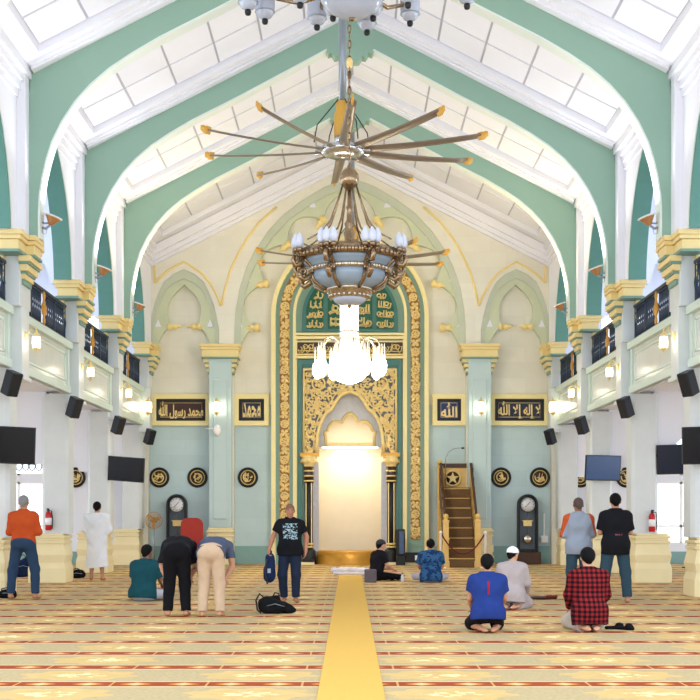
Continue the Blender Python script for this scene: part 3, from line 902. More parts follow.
# ledge, columns
for sg in (-1, 1):
    lg = MB()
    xa, xb = sorted(((sg * (CX - 299.5)) * KW, (sg * (CX - 318.5)) * KW))
    z = w(0, 453)[1]; z2 = w(0, 456.5)[1]
    lg.box(xa, xb, YW - .14, YW + .15, z2, z)
    npart(lg, 'ledge', 'gold_deep')
    xc = sg * (CX - 308.2) * KW
    def zz(y): return w(0, y)[1]
    cs = MB(); cs.lathe([(.115, zz(549)), (.115, zz(482))], (xc, YW - .02, 0), 16)
    co = npart(cs, 'column', 'black')
    gs = MB()
    for q in range(4):
        a = q * PI / 2 + PI / 4
        gs.box(xc + .112 * math.cos(a) - .014, xc + .112 * math.cos(a) + .014, YW - .02 + .112 * math.sin(a) - .014, YW - .02 + .112 * math.sin(a) + .014, zz(546), zz(466))
    for y in (482, 477, 472, 467, 548, 545):
        gs.lathe([(.12, zz(y)), (.15, zz(y - .5)), (.15, zz(y - 1.6)), (.12, zz(y - 2.1))], (xc, YW - .02, 0), 14)
    npart(gs, 'gilded_rings', 'gold', co)
    cp = MB(); cp.lathe([(.12, zz(467)), (.17, zz(464)), (.22, zz(462)), (.22, zz(459)), (.18, zz(458)), (.215, zz(457)), (.215, zz(456))], (xc, YW - .02, 0), 16)
    for q in range(8):
        a = q * PI / 4; cp.ell((xc + .2 * math.cos(a), YW - .02 + .2 * math.sin(a), zz(461.5)), .05, 6)
    npart(cp, 'capital', 'gold', co)
    ck = MB(); ck.lathe([(.14, zz(466)), (.14, zz(483))], (xc, YW - .02, 0), 14); npart(ck, 'neck', 'dark_brown', co)
    bs = MB(); bs.lathe([(.22, zz(564)), (.22, zz(560)), (.20, zz(558)), (.20, zz(551)), (.14, zz(549))], (xc, YW - .02, 0), 16); npart(bs, 'column_base', 'black', co)
    rv = MB(); xa, xb = sorted((sg * (CX - 312.0) * KW, sg * (CX - 318) * KW)); rv.box(xa, xb, YW + .10, YW + .5, zz(556), zz(462)); npart(rv, 'marble_reveal', 'marble_grey')
# the hollow behind: side walls, back, scalloped marble screen, ledge and lamp
ni = MB()
xa = (CX - 314.0) * KW
ni.box(-xa - .15, -xa, YW + .26, YW + 1.6, 0, 5.2); ni.box(xa, xa + .15, YW + .26, YW + 1.6, 0, 5.2)
ni.box(-xa - .15, xa + .15, YW + 1.5, YW + 1.65, 0, 5.2); ni.box(-xa - .15, xa + .15, YW + .26, YW + 1.6, 5.15, 5.3)
ni.box(-.012, .012, YW + 1.49, YW + 1.51, .4, 4.3)
npart(ni, 'niche_lining', 'marble_cream')
sh_l = [(325, 446), (325, 438), (323.5, 430.5), (326.5, 430), (328, 425), (332, 420.5), (337, 420), (341.5, 421.5), (343, 416.5), (346, 413.5), (CX, 412)]
sh = sh_l + mirror_px(sh_l[:-1])[::-1]
so = [(312, 446), (312, 388), (2 * CX - 312, 388), (2 * CX - 312, 446)]
npart(MB().plate(pts(so + sh[::-1]), (), YW + .42, YW + .52), 'scalloped_screen', 'marble_grey')
se = MB(); se.tube([(a, YW + .40, b) for a, b in pts(sh)], .05, 6); npart(se, 'scalloped_edge', 'gold')
bm_ = MB(); bm_.box(-xa, xa, YW + .44, YW + .60, zz(446), zz(441.5)); npart(bm_, 'gilded_beam', 'gold')
ls = MB(); ls.box(-xa * .8, xa * .8, YW + .64, YW + .74, zz(446.8), zz(444.0)); lso = npart(ls, 'strip_light', 'bulb_lit')
st = MB()
st.lathe([(1.02, 0), (1.02, .36), (.94, .40), (0, .40)], (0, YW + .42, 0), 32, None, True, PI, 2 * PI)
npart(st, 'gilded_step', 'gold_deep')
for q0, q1 in ((-1.5, -1.02), (1.02, 2.2)):
    pf = MB(); pf.box(q0, q1, YW - .30, YW + .12, 0, .07); npart(pf, 'plinth', 'cream_base')
lamp('niche_lamp', 'AREA', (0, 0.95, zz(448)), 19, (1, .86, .6), .8, aim=(0, 1.2, 0), parent=nz)

# ------------------------------------------------------------------ framed calligraphy
def text_mesh(name, body, wid, hei, mt, parent, loc, depth=.02, offset=.02, parts=None):
    cu = bpy.data.curves.new(name, 'FONT'); cu.body = body; cu.extrude = .05; cu.offset = offset; cu.resolution_u = 3
    o = bpy.data.objects.new(name, cu); COL.objects.link(o)
    dg = bpy.context.evaluated_depsgraph_get()
    me = bpy.data.meshes.new_from_object(o.evaluated_get(dg))
    bpy.data.objects.remove(o)
    n = len(me.vertices); a = np.empty(n * 3); me.vertices.foreach_get('co', a); a = a.reshape(-1, 3)
    lo_, hi = a.min(0), a.max(0)
    b = np.empty_like(a)
    b[:, 0] = (a[:, 0] - (lo_[0] + hi[0]) / 2) / (hi[0] - lo_[0]) * wid
    b[:, 2] = (a[:, 1] - (lo_[1] + hi[1]) / 2) / (hi[1] - lo_[1]) * hei
    b[:, 1] = -(a[:, 2]) / .05 * depth / 2
    me.vertices.foreach_set('co', b.ravel()); me.name = name
    me.materials.clear(); me.materials.append(M[mt])
    r = bpy.data.objects.new(name, me); COL.objects.link(r); r.parent = parent; r.location = loc
    return r
RASUL = "\uFDF2 \uFEDD\uFEEE\uFEB3\uFEAD \uFEAA\uFEE4\uFEA4\uFEE3"
MUH = "\uFEAA\uFEE4\uFEA4\uFEE3"
ALLAH = "\uFDF2"
SHAH = "\uFDF2 \uFEFB\uFE87 \uFEEA\uFEDF\uFE87 \uFEFB"
M['mat_maroon'] = mat('maroon_ground', rgb(62, 34, 32), .5, var=.08)
M['mat_navy'] = mat('navy_ground', rgb(34, 40, 66), .5, var=.08)
M['mat_blue'] = mat('blue_ground', rgb(34, 52, 104), .5, var=.08)
YP = YW + .27
def framed(x0, x1, body, ground, label, tw, th, small=False, y0=393.3, y1=425.3):
    (a, z1), (b, z0) = w(x0, y0), w(x1, y1)
    W_, H_ = b - a, z1 - z0
    t = thing('framed_calligraphy', label, 'picture', ((a + b) / 2, YP, (z0 + z1) / 2))
    f = MB(); i = .145
    f.plate([(-W_ / 2, -H_ / 2), (W_ / 2, -H_ / 2), (W_ / 2, H_ / 2), (-W_ / 2, H_ / 2)], ([(-W_ / 2 + i, -H_ / 2 + i), (W_ / 2 - i, -H_ / 2 + i), (W_ / 2 - i, H_ / 2 - i), (-W_ / 2 + i, H_ / 2 - i)],), -.10, 0)
    f.build('outer_frame', 'cream_paint', t, bevel=.015)
    wi, hi = W_ - 2 * i, H_ - 2 * i
    f = MB(); j = .065
    f.plate([(-wi / 2, -hi / 2), (wi / 2, -hi / 2), (wi / 2, hi / 2), (-wi / 2, hi / 2)], ([(-wi / 2 + j, -hi / 2 + j), (wi / 2 - j, -hi / 2 + j), (wi / 2 - j, hi / 2 - j), (-wi / 2 + j, hi / 2 - j)],), -.085, -.01)
    f.build('inner_frame', 'black', t)
    g = MB(); g.box(-wi / 2 + j, wi / 2 - j, -.03, -.005, -hi / 2 + j, hi / 2 - j); g.build('ground', ground, t)
    k = MB(); q = .045 + j
    k.tube([(-wi / 2 + q, -.032, -hi / 2 + q), (wi / 2 - q, -.032, -hi / 2 + q), (wi / 2 - q, -.032, hi / 2 - q), (-wi / 2 + q, -.032, hi / 2 - q)], .010, 4, True)
    k.build('gilt_line', 'gold', t)
    text_mesh('lettering', body, tw, th, 'gold', t, (0, -.035, 0), .02, .028)
    return t
framed(149.5, 209, RASUL, 'mat_maroon', 'wide cream framed gold calligraphy on maroon, above the left clock', 1.30, .56)
framed(232.5, 268, MUH, 'mat_navy', 'square cream framed gold calligraphy on dark ground, left of the niche', .52, .44)
framed(432, 466, ALLAH, 'mat_blue', 'square cream framed calligraphy on blue ground above the pulpit', .48, .44)
framed(490, 549.5, SHAH, 'mat_navy', 'wide cream framed gold calligraphy on dark ground, above the right clock', 1.24, .56)

# ------------------------------------------------------------------ round plaques
def plaque(X, Y, Z, label, seed, group=None):
    t = thing('round_plaque', label, 'plaque', (X, Y, Z))
    rx = Matrix.Rotation(PI / 2, 3, 'X')
    k = MB(); k.lathe([(.21, 0), (.225, .05), (.275, .06), (.295, .03), (.295, 0)], (0, 0, 0), 32, rx); k.build('rim', 'black', t)
    k = MB(); k.lathe([(0, 0), (0, .025), (.22, .025), (.22, 0)], (0, 0, 0), 32, rx); k.build('ground', 'dark_brown', t)
    k = MB(); r = random.Random(seed)
    k.tube([(.205 * math.cos(q * PI / 16), -.03, .205 * math.sin(q * PI / 16)) for q in range(32)], .014, 5, True)
    # sweeping gilded strokes
    a0 = r.uniform(0, 6)
    k.tube([(.15 * math.cos(a0 + q * .35) * (1 - .03 * q), -.035, .15 * math.sin(a0 + q * .35) * (1 - .03 * q)) for q in range(12)], [.022 - .001 * abs(q - 5) for q in range(12)], 6)
    for i in range(6):
        x, z = r.uniform(-.10, .10), r.uniform(-.10, .10); b0 = r.uniform(0, 6); rr = r.uniform(.03, .07); d = r.choice((-1, 1))
        k.tube([(x + rr * math.cos(b0 + d * q * .55), -.035, z + rr * .8 * math.sin(b0 + d * q * .55)) for q in range(8)], [.010 + .012 * math.sin(PI * q / 7) for q in range(8)], 6)
    for i in range(2):
        x = r.uniform(-.08, .08); k.tube([(x, -.035, -.05), (x - .01, -.035, .03), (x + .01, -.035, .13)], [.012, .016, .01], 6)
    k.build('gilded_script', 'gold', t)
    return t
for i, (x, Y, lab) in enumerate(((159.4, YP, 'round black and gold plaque left of the left clock, by the corner column'), (197.5, YP, 'round black and gold plaque between the left clock and the wall pilaster'), (248, YP, 'round black and gold plaque below the square dark calligraphy left of the niche'),
        (501, YP, 'round black and gold plaque between the pulpit and the right clock'), (539.8, YP, 'round black and gold plaque above and right of the right clock'),
        (75.5, YW + .24, 'round black and gold plaque on the far wall of the left aisle'), (580.5, YW + .24, 'round plaque in the right aisle peeping out left of the blue screen'), (626, YW + .24, 'round plaque in the right aisle between the blue screen and the column'))):
    p = at(x, 477.5, Y)
    plaque(p.x, Y, p.z, lab, i + 5)

# ------------------------------------------------------------------ pulpit (stepped minbar) with rope barrier
mb_ = thing('pulpit', 'tall wooden stepped pulpit with brown carpeted stairs right of the niche', 'pulpit', (3.02, 33.75, 0))
NS, run, rise = 8, .235, .275
for i in range(NS):
    k = MB(); y0 = i * run
    k.box(-.37, .37, y0, y0 + run + .02, 0.0 if i == 0 else i * rise - .02, (i + 1) * rise - .015)
    k.box(-.375, .375, y0 - .02, y0 + run, (i + 1) * rise - .03, (i + 1) * rise)
    k.build('stair_tread', 'tread', mb_, bevel=.006)
    n_ = MB(); n_.box(-.37, .37, y0 - .027, y0 - .018, (i + 1) * rise - .045, (i + 1) * rise - .025); n_.build('nosing', 'wood_gold', mb_)
top = NS * rise; yt = NS * run
for sg in (-1, 1):
    k = MB()
    po = [(0, 0), (0, .95), (.12, 1.0), (yt, top + .62), (yt + .5, top + .62), (yt + .5, 0)]
    x0, x1 = sorted((sg * .40, sg * .46)); k.plate(po, (), x0, x1, fn=lambda a, b, d: (d, a, b)); k.build('side_panel', 'wood_gold', mb_, bevel=.008)
    k = MB(); k.tube([(sg * .43, .02, 1.05), (sg * .43, yt, top + .68), (sg * .43, yt + .48, top + .68)], .04, 6); k.build('handrail', 'wood_dark', mb_)
    k = MB(); x0, x1 = sorted((sg * .46, sg * .475))
    for i in range(NS):
        k.box(x0, x1, i * run + .02, (i + 1) * run, i * rise * .9 + .1, (i + 1) * rise + .55)
    k.build('stepped_inlay', 'wood_dark', mb_)
    def post(y, z1, r, z0=0.0):
        q = MB()
        q.box(sg * .43 - r, sg * .43 + r, y - r, y + r, z0, z1 - .22)
        q.box(sg * .43 - r * 1.2, sg * .43 + r * 1.2, y - r * 1.2, y + r * 1.2, z1 - .24, z1 - .18)
        q.box(sg * .43 - r * 1.2, sg * .43 + r * 1.2, y - r * 1.2, y + r * 1.2, z1 - .72, z1 - .66)
        q.box(sg * .43 - r * 1.25, sg * .43 + r * 1.25, y - r * 1.25, y + r * 1.25, z0, z0 + .18)
        q.lathe([(r * .9, z1 - .18), (r * .6, z1 - .14), (r * 1.05, z1 - .08), (r * .8, z1 - .03), (0, z1)], (sg * .43, y, 0), 12)
        q.build('newel_post', 'wood_gold', mb_, bevel=.006)
    post(.04, 1.46, .075); post(yt + .42, 3.02, .075)
k = MB(); k.box(-.40, .40, yt + .40, yt + .47, top, 2.92); bb = k.build('back_board', 'wood_gold', mb_)
k = MB(); k.box(-.38, .38, yt + .37, yt + .42, 2.78, 2.90); k.build('top_rail', 'wood_dark', bb)
k = MB(); zc = 2.48
k.tube([(-.06 + .22 * math.cos(q * PI / 12), yt + .385, zc + .22 * math.sin(q * PI / 12)) for q in range(24)], .035, 6, True)
k.build('ring', 'gold', bb)
k = MB(); k.lathe([(0, 0), (0, .01), (.22, .01), (.22, 0)], (-.06, yt + .40, zc), 28, Matrix.Rotation(PI / 2, 3, 'X')); k.build('star_ground', 'wood_dark', bb)
k = MB(); s5 = []
for q in range(10):
    r = .19 if q % 2 == 0 else .075; a = PI / 2 + q * PI / 5; s5.append((-.06 + r * math.cos(a), zc + r * math.sin(a)))
k.plate(s5, (), yt + .36, yt + .40); k.build('star', 'gold', bb)
k = MB(); k.tube([(-.28, yt + .2, top), (-.28, yt + .2, top + .85), (-.20, yt + .16, top + 1.02), (-.05, yt + .1, top + 1.12), (.16, yt + .05, top + 1.14)], .012, 6)
mc = thing('microphone', 'thin gooseneck microphone standing at the top of the pulpit', 'microphone', (3.02, 33.75, 0))
k.build('gooseneck', 'steel', mc); k = MB(); k.ell((.20, yt + .04, top + 1.13), (.05, .03, .03), 8); k.build('microphone_head', 'black', mc)
for sg, lab in ((-1, 'white barrier post left of the pulpit stairs'), (1, 'white barrier post right of the pulpit stairs')):
    t = thing('barrier_post', lab, 'post', (3.02 + sg * .60, 33.4, 0))
    MB().lathe([(.15, 0), (.15, .02), (.03, .05), (.03, .05)], n=16).build('base', 'white_gloss', t)
    MB().lathe([(.032, .03), (.032, .93), (.045, .94), (.045, .97), (.0, 1.0)], n=12).build('pole', 'white_gloss', t)
tag(MB().tube([(3.02 + .57 * (i / 8 - 1), 33.4, .90 - .52 * (1 - (i / 8 - 1) ** 2)) for i in range(17)], .022, 6).build('barrier_rope', 'rope_red'), 'dark red rope hanging across the foot of the pulpit stairs', 'rope')

# ------------------------------------------------------------------ longcase clocks
def clock(x, Y, label):
    p = at(x, 564, Y)
    t = thing('longcase_clock', label, 'clock', (p.x, Y, 0))
    H, W_ = 2.02, .29
    def arch(hw, z0, z1, n=10): return [(-hw, z0), (-hw, z1 - hw)] + [(-hw * math.cos(PI * i / n), z1 - hw + hw * math.sin(PI * i / n)) for i in range(1, n)] + [(hw, z1 - hw), (hw, z0)]
    k = MB().plate(arch(W_, .36, H), (arch(W_ - .06, .44, H - .06),), -.16, .14); k.build('case', 'black', t, bevel=.012)
    MB().plate(arch(W_ - .055, .43, H - .055), (), .08, .13).build('case_back', 'clock_glass', t)
    MB().box(-.36, .36, -.20, .16, 0, .36).build('base', 'wood_dark', t, bevel=.015)
    k = MB(); k.lathe([(0, 0), (.195, 0), (.205, .02), (.195, .04), (0, .03)], (0, -.05, H - .30), 28, Matrix.Rotation(PI / 2, 3, 'X')); d = k.build('dial', 'dial', t)
    k = MB()
    for q in range(12):
        a = q * PI / 6; k.cbox((.165 * math.sin(a), -.092, H - .30 + .165 * math.cos(a)), (.018, .006, .018))
    k.build('dial_marking', 'black', d); k = MB()
    k.tube([(0, -.093, H - .30), (.07, -.093, H - .22)], .008, 4); k.tube([(0, -.093, H - .30), (-.09, -.093, H - .38)], .006, 4)
    k.build('hands', 'black', d)
    k = MB(); k.tube([(0, .0, H - .52), (0, .0, .78)], .010, 5); k.lathe([(0, 0), (.10, 0), (.12, .015), (.10, .03), (0, .03)], (0, .0, .72), 20, Matrix.Rotation(PI / 2, 3, 'X')); k.build('pendulum', 'brass_pale', t)
    k = MB(); k.box(-.12, .12, -.03, .05, 1.10, 1.24); k.box(-.15, .15, -.04, .05, 1.24, 1.27); k.build('weight_box', 'gold', t)
clock(177, YW + .02, 'black longcase clock with silver dial left of the red chair')
clock(527.5, YW + .02, 'black longcase clock with silver dial in the right wall niche')

# red chair in front of the left wall
t = thing('armchair', 'brick red upholstered chair with rounded back beside the left clock', 'chair', (at(191, 0, 34.9).x, 34.9, 0))
def rr(hw, z0, z1, r, n=6):
    o = [(-hw, z0), (-hw, z1 - r)] + [(-hw + r - r * math.cos(PI / 2 * i / n), z1 - r + r * math.sin(PI / 2 * i / n)) for i in range(1, n + 1)]
    return o + [(-a, b) for a, b in reversed(o)]
MB().plate(rr(.31, .50, 1.34, .2), (), .18, .30).build('backrest', 'red_cloth', t, bevel=.05)
MB().box(-.31, .31, -.30, .24, .38, .52).build('seat', 'red_cloth', t, bevel=.04)
for sx in (-1, 1):
    MB().box(sx * .33 - .03, sx * .33 + .03, -.25, .20, .52, .70).build('armrest', 'black', t, bevel=.015)
    for sy in (-.24, .24): MB().cyl((sx * .27, sy, .38), (sx * .29, sy, 0), .022, .018, 8).build('leg', 'black', t)

# pedestal fans
def ped_fan(x, Y, label, hz, spin, mt_cage):
    t = thing('pedestal_fan', label, 'fan', (at(x, 0, Y).x, Y, 0), spin)
    MB().lathe([(0, 0), (.20, 0), (.21, .02), (.05, .06), (0, .06)], n=20).build('base', 'black', t)
    MB().lathe([(.022, .05), (.022, hz - .05)], n=10).build('pole', 'steel', t)
    MB().lathe([(0, -.02), (.07, 0), (.08, .1), (.05, .18), (0, .2)], (0, .02, hz), 14, Matrix.Rotation(-PI / 2, 3, 'X')).build('motor', 'black', t)
    k = MB()
    for q in range(3):
        a = q * 2 * PI / 3 + .4
        k.ell((.11 * math.cos(a), -.06, hz + .11 * math.sin(a)), (.10, .012, .06), 10, Matrix.Rotation(-a, 3, 'Y') @ Matrix.Rotation(.5, 3, 'X'))
    k.lathe([(0, 0), (.04, 0), (.03, .04), (0, .05)], (0, -.04, hz), 12, Matrix.Rotation(PI / 2, 3, 'X')); k.build('blades', mt_cage, t)
    k = MB()
    for r, y in ((.23, -.06), (.17, -.11), (.10, -.13), (.05, -.135), (.17, 0)):
        k.tube([(r * math.cos(q * PI / 12), y, hz + r * math.sin(q * PI / 12)) for q in range(24)], .006 if r < .2 else .011, 4, True)
    for q in range(16):
        a = q * PI / 8; k.tube([(.04 * math.cos(a), -.135, hz + .04 * math.sin(a)), (.17 * math.cos(a), -.11, hz + .17 * math.sin(a)), (.23 * math.cos(a), -.06, hz + .23 * math.sin(a)), (.17 * math.cos(a), 0, hz + .17 * math.sin(a))], .004, 4)
    k.build('guard', mt_cage, t)
M['amber_plastic'] = mat('amber_brown_plastic', rgb(188, 140, 78), .4)
ped_fan(154, 35.3, 'pedestal fan with amber brown guard left of the left clock', 1.27, .15, 'amber_plastic')
ped_fan(689.5, 33.5, 'grey pedestal fan in the right aisle before the bright window', 1.18, .3, 'steel')

# ------------------------------------------------------------------ small things near the niche
t = thing('air_purifier', 'slim dark blue tower unit standing right of the niche column', 'appliance', (at(400.5, 0, 35.45).x, 35.45, 0))
MB().box(-.13, .13, -.12, .12, .0, .28).build('base', 'black', t, bevel=.02)
M['tower_blue'] = mat('slate_blue_plastic', rgb(58, 84, 124), .3)
MB().box(-.125, .125, -.13, .11, .28, 1.02).build('body', 'black', t, bevel=.03)
MB().box(-.04, .09, -.137, -.128, .32, .96).build('front_panel', 'tower_blue', t)
t = thing('equipment_box', 'low dark grey box on the plinth below the right gilded band', 'box', (at(413, 0, 35.78).x, 35.78, .07))
MB().box(-.22, .22, -.14, .14, 0, .28).build('body', 'black', t, bevel=.01); MB().box(.05, .13, -.146, -.139, .06, .2).build('paper_sheet', 'white_gloss', t)
t = thing('router', 'small black router standing beside the left niche column', 'router', (at(309, 0, 35.8).x, 35.8, .07))
MB().box(-.16, .16, -.09, .09, .0, .09).build('body', 'black', t, bevel=.01); MB().cyl((.12, .05, .09), (.14, .05, .24), .01).build('antenna', 'black', t)
# rolled white cloth lying across the runner
t = thing('cloth_roll', 'pale white rolled cloth lying across the yellow runner', 'cloth', (at(350, 0, 29.6).x, 29.6, .024))
k = MB(); r = random.Random(2)
k.tube([(-.43 + .86 * i / 14, .03 * math.sin(i * 1.1), .085 + .006 * math.sin(i * 2.3)) for i in range(15)], [.055 + .03 * math.sin(PI * (i + 1.5) / 17) + r.uniform(-.006, .006) for i in range(15)], 10)
M['cloth_white'] = mat('pale_cloth', rgb(222, 216, 222), .9, var=.10, scale=8)
k.build('roll', 'cloth_white', t)
k = MB(); k.tube([(-.40, -.1, .02), (-.2, -.15, .02), (0, -.12, .02), (.25, -.15, .02), (.40, -.1, .02)], .035, 8, flat=.5); k.build('loose_fold', 'cloth_white', t)

# wall lamps on the prayer wall, a white camera dome and a power socket
def sconce(x, y, Y, label, sgx=0):
    p = at(x, y, Y)
    t = thing('wall_lantern', label, 'lamp', (p.x, Y, p.z))
    k = MB(); k.cbox((0, .0, .05), (.10, .03, .34)); k.tube([(0, -.01, .12), (0, -.10, .26), (0, -.19, .27), (0, -.2, .2)], .018, 6); k.lathe([(.02, .24), (.05, .2), (.11, .17), (.115, .14)], (0, -.2, 0), 12); k.lathe([(.11, -.13), (.07, -.16), (.03, -.2), (0, -.24)], (0, -.2, 0), 12)
    k.build('bracket', 'gold', t)
    MB().lathe([(.0, -.13), (.105, -.13), (.11, 0), (.105, .14), (0, .14)], (0, -.2, 0), 14).build('lit_shade', 'lit', t)
    return t
sconce(217.5, 408, YW - .32, 'lit gold wall lantern on the left wall pilaster')
sconce(480.5, 408, YW - .32, 'lit gold wall lantern on the right wall pilaster')
sconce(149, 408, 35.30, 'lit wall lantern at the left edge of the wide maroon calligraphy')
sconce(552, 408, 35.30, 'lit wall lantern at the right edge of the wide dark calligraphy')
t = thing('dome_camera', 'small white dome camera below the lantern on the left pilaster', 'camera', (at(217.5, 431, YW - .3).x, YW - .32, at(0, 431, YW).z))
MB().ell((0, -.1, 0), (.11, .11, .16), 14).build('dome', 'white_gloss', t); k = MB(); k.box(-.05, .05, -.08, 0.02, -.06, .1); k.box(-.34, 0, -.02, 0.0, .04, .06); k.build('mount', 'white_gloss', t)
t = thing('wall_socket', 'small white box on the wall right of the right clock', 'socket', (at(549, 0, 35.3).x, YW + .19, .72)) 
MB().box(-.10, .10, -.06, 0.03, -.1, .1).build('casing', 'white_gloss', t, bevel=.02); MB().box(-.02, .02, -.03, 0.03, .1, .75).build('conduit', 'white_gloss', t)
# ------------------------------------------------------------------ ceiling fans
def ceiling_fan(x, Y, z, R, a0, label):
    t = thing('ceiling_fan', label, 'fan', (x, Y, z))
    top = roofz(x) + 0.1 - z
    MB().lathe([(.075, .95), (.075, top)], n=14).build('rod', 'steel', t)
    k = MB(); k.lathe([(.10, .26), (.17, .30), (.17, .72), (.13, .80), (.13, .95), (.10, .98), (0, .98)], n=20); k.build('motor_housing', 'winglet', t)
    k = MB(); k.lathe([(0, .14), (.12, .14), (.16, .20), (.16, .28), (0, .28)], n=16); k.lathe([(.30, -.08), (.42, -.03), (.42, .08), (.30, .12)], n=30); k.lathe([(0, -.12), (.14, -.10), (.18, -.02), (.18, .14), (0, .16)], n=20)
    for i in range(10):
        a = a0 + i * PI / 5; k.tube([(.15 * math.cos(a), .15 * math.sin(a), .02), (.55 * math.cos(a), .55 * math.sin(a), .02)], .05, 6, flat=.5)
    k.build('hub', 'chrome', t)
    k = MB()
    for i in range(4):
        a = i * PI / 2 + .5; k.tube([(.1 * math.cos(a), .1 * math.sin(a), 1.0), (.55 * math.cos(a), .55 * math.sin(a), .45), (.62 * math.cos(a), .62 * math.sin(a), .10)], .012, 5)
    k.build('safety_cable', 'black', t)
    for i in range(10):
        a = a0 + i * PI / 5
        mx = Matrix.Rotation(a, 3, 'Z') @ Matrix.Rotation(.30, 3, 'X')
        k = MB(); vs = []
        n = 10
        for j in range(n + 1):
            u = .45 + (R - .10 - .45) * j / n; dz = .02 + .10 * (j / n) ** 2
            c = .115 - .03 * j / n
            for q in range(8):
                b = 2 * PI * q / 8
                vs.append(Matrix.Rotation(a, 3, 'Z') @ (Vector((u, 0, dz)) + Matrix.Rotation(-.30, 3, 'X') @ Vector((0, c * math.cos(b), .022 * math.sin(b)))))
        fs = [(j * 8 + q, j * 8 + (q + 1) % 8, (j + 1) * 8 + (q + 1) % 8, (j + 1) * 8 + q) for j in range(n) for q in range(8)] + [tuple(range(7, -1, -1)), tuple(n * 8 + q for q in range(8))]
        k.add(vs, fs, True)
        bl = k.build('blade', 'blade', t)
        k = MB()
        e = Matrix.Rotation(a, 3, 'Z')
        k.tube([e @ Vector((R - .16, 0, .105)), e @ Vector((R - .06, 0, .12)), e @ Vector((R - .01, 0, .15)), e @ Vector((R, 0, .20))], [.075, .08, .06, .03], 8, flat=.3)
        k.build('winglet', 'winglet', bl)
    return t
ceiling_fan(at(342.5, 0, 24.25).x, 24.25, at(0, 152, 24.25).z, 2.80, math.radians(90 + 4), 'huge bronze ceiling fan with ten blades nearest the viewer')
ceiling_fan(.05, 33.25, at(0, 262, 33.25).z, 2.62, math.radians(90 + 2), 'ceiling fan farther away, half hidden behind the big chandelier')

# ------------------------------------------------------------------ the big brass and blue glass chandelier
YC = 21.2; kc = YC / FPX
ZC = at(0, 250, YC).z
ch = thing('chandelier', 'large brass chandelier with frosted blue glass bowl and unlit candle bulbs', 'chandelier', (at(349.4, 0, YC).x, YC, ZC))
def cz(y): return at(0, y, YC).z - ZC
def cf(r, y): return (r, CAMZ + (PY - y) * (YC - r) / FPX - ZC)   # height whose near edge at radius r falls on that line
k = MB()
for i, (a, b) in enumerate([(cz(164) + j * .13, cz(164) + (j + 1) * .13 + .03) for j in range(int((roofz(0) - ZC - cz(164)) / .13) + 1)]):
    m_ = (a + b) / 2; h = (b - a) / 2
    k.tube([(.028 * math.cos(q * PI / 4) if i % 2 else 0, 0 if i % 2 else .028 * math.cos(q * PI / 4), m_ + h * math.sin(q * PI / 4)) for q in range(8)], .012, 5, True)
k.build('chain', 'brass', ch)
k = MB(); k.ell((0, 0, cz(63)), (.06, .06, .10), 12); k.build('chain_ornament', 'gold', ch)
k = MB(); k.lathe([(0, cz(164)), (.03, cz(165)), (.04, cz(168)), (.10, cz(170)), (.15, cz(174)), (.165, cz(179)), (.15, cz(184)), (.09, cz(188)), (.05, cz(190))], n=24); k.build('globe', 'brass', ch)
k = MB()
k.lathe([(.035, cz(190)), (.035, cz(205)), (.06, cz(207)), (.045, cz(211)), (.05, cz(220)), (.09, cz(224)), (.06, cz(228)), (.10, cz(233)), (.08, cz(240)), (.16, cz(246)), (.05, cz(252))], n=16); k.build('stem', 'brass', ch)
NA = 8
for i in range(NA):
    a = i * 2 * PI / NA + PI / 8
    c, s_ = math.cos(a), math.sin(a)
    k = MB(); k.tube([(r * c, r * s_, cz(y)) for r, y in ((.12, 184), (.22, 203), (.34, 222), (.50, 234), (.76, 243))], [.012, .016, .022, .016, .012], 6); k.build('strap', 'brass', ch)
# ring, bowls, ribs
k = MB(); k.lathe([cf(.80, 241), cf(.86, 241.5), cf(.84, 244), cf(.87, 246), cf(.86, 250), cf(.82, 252), cf(.78, 252), cf(.78, 243)], n=64)
for i in range(48):
    a = i * 2 * PI / 48; k.ell((.865 * math.cos(a), .865 * math.sin(a), cf(.865, 247.5)[1]), (.045, .045, .06), 6)
k.build('upper_ring', 'brass', ch)
k = MB(); k.lathe([cf(.80, 251), cf(.76, 255), cf(.69, 260), cf(.645, 263)], n=48); k.build('upper_glass_bowl', 'glass_blue', ch)
k = MB(); k.lathe([cf(.63, 260), cf(.69, 260.5), cf(.70, 263), cf(.68, 266), cf(.63, 266.5)], n=48)
for i in range(40):
    a = i * 2 * PI / 40; k.ell((.69 * math.cos(a), .69 * math.sin(a), cf(.69, 263)[1]), (.03, .03, .045), 6)
k.build('middle_ring', 'brass_pale', ch)
k = MB(); k.lathe([cf(.655, 266), cf(.66, 271), cf(.62, 276), cf(.53, 281), cf(.42, 284.5), cf(.36, 286)], n=48); k.build('lower_glass_bowl', 'glass_blue', ch)
k = MB(); k.lathe([cf(.34, 283), cf(.42, 284), cf(.43, 287), cf(.38, 288), cf(.36, 292), cf(.31, 295), cf(.28, 296)], n=40)
for i in range(24):
    a = i * 2 * PI / 24; k.ell((.40 * math.cos(a), .40 * math.sin(a), cf(.4, 286)[1]), (.03, .03, .04), 6); k.ell((.34 * math.cos(a), .34 * math.sin(a), cf(.34, 293)[1]), (.03, .03, .035), 6)
k.build('lower_ring', 'brass_pale', ch)
k = MB(); k.lathe([cf(.29, 295), cf(.26, 299), cf(.19, 302.5), cf(.09, 304.5), cf(0, 305)], n=32); k.build('bottom_dish', 'lantern_glass', ch)
k = MB(); k.lathe([cf(0, 304), cf(.03, 305), cf(.035, 306.5), cf(0, 309)], n=10); k.build('finial', 'brass', ch)
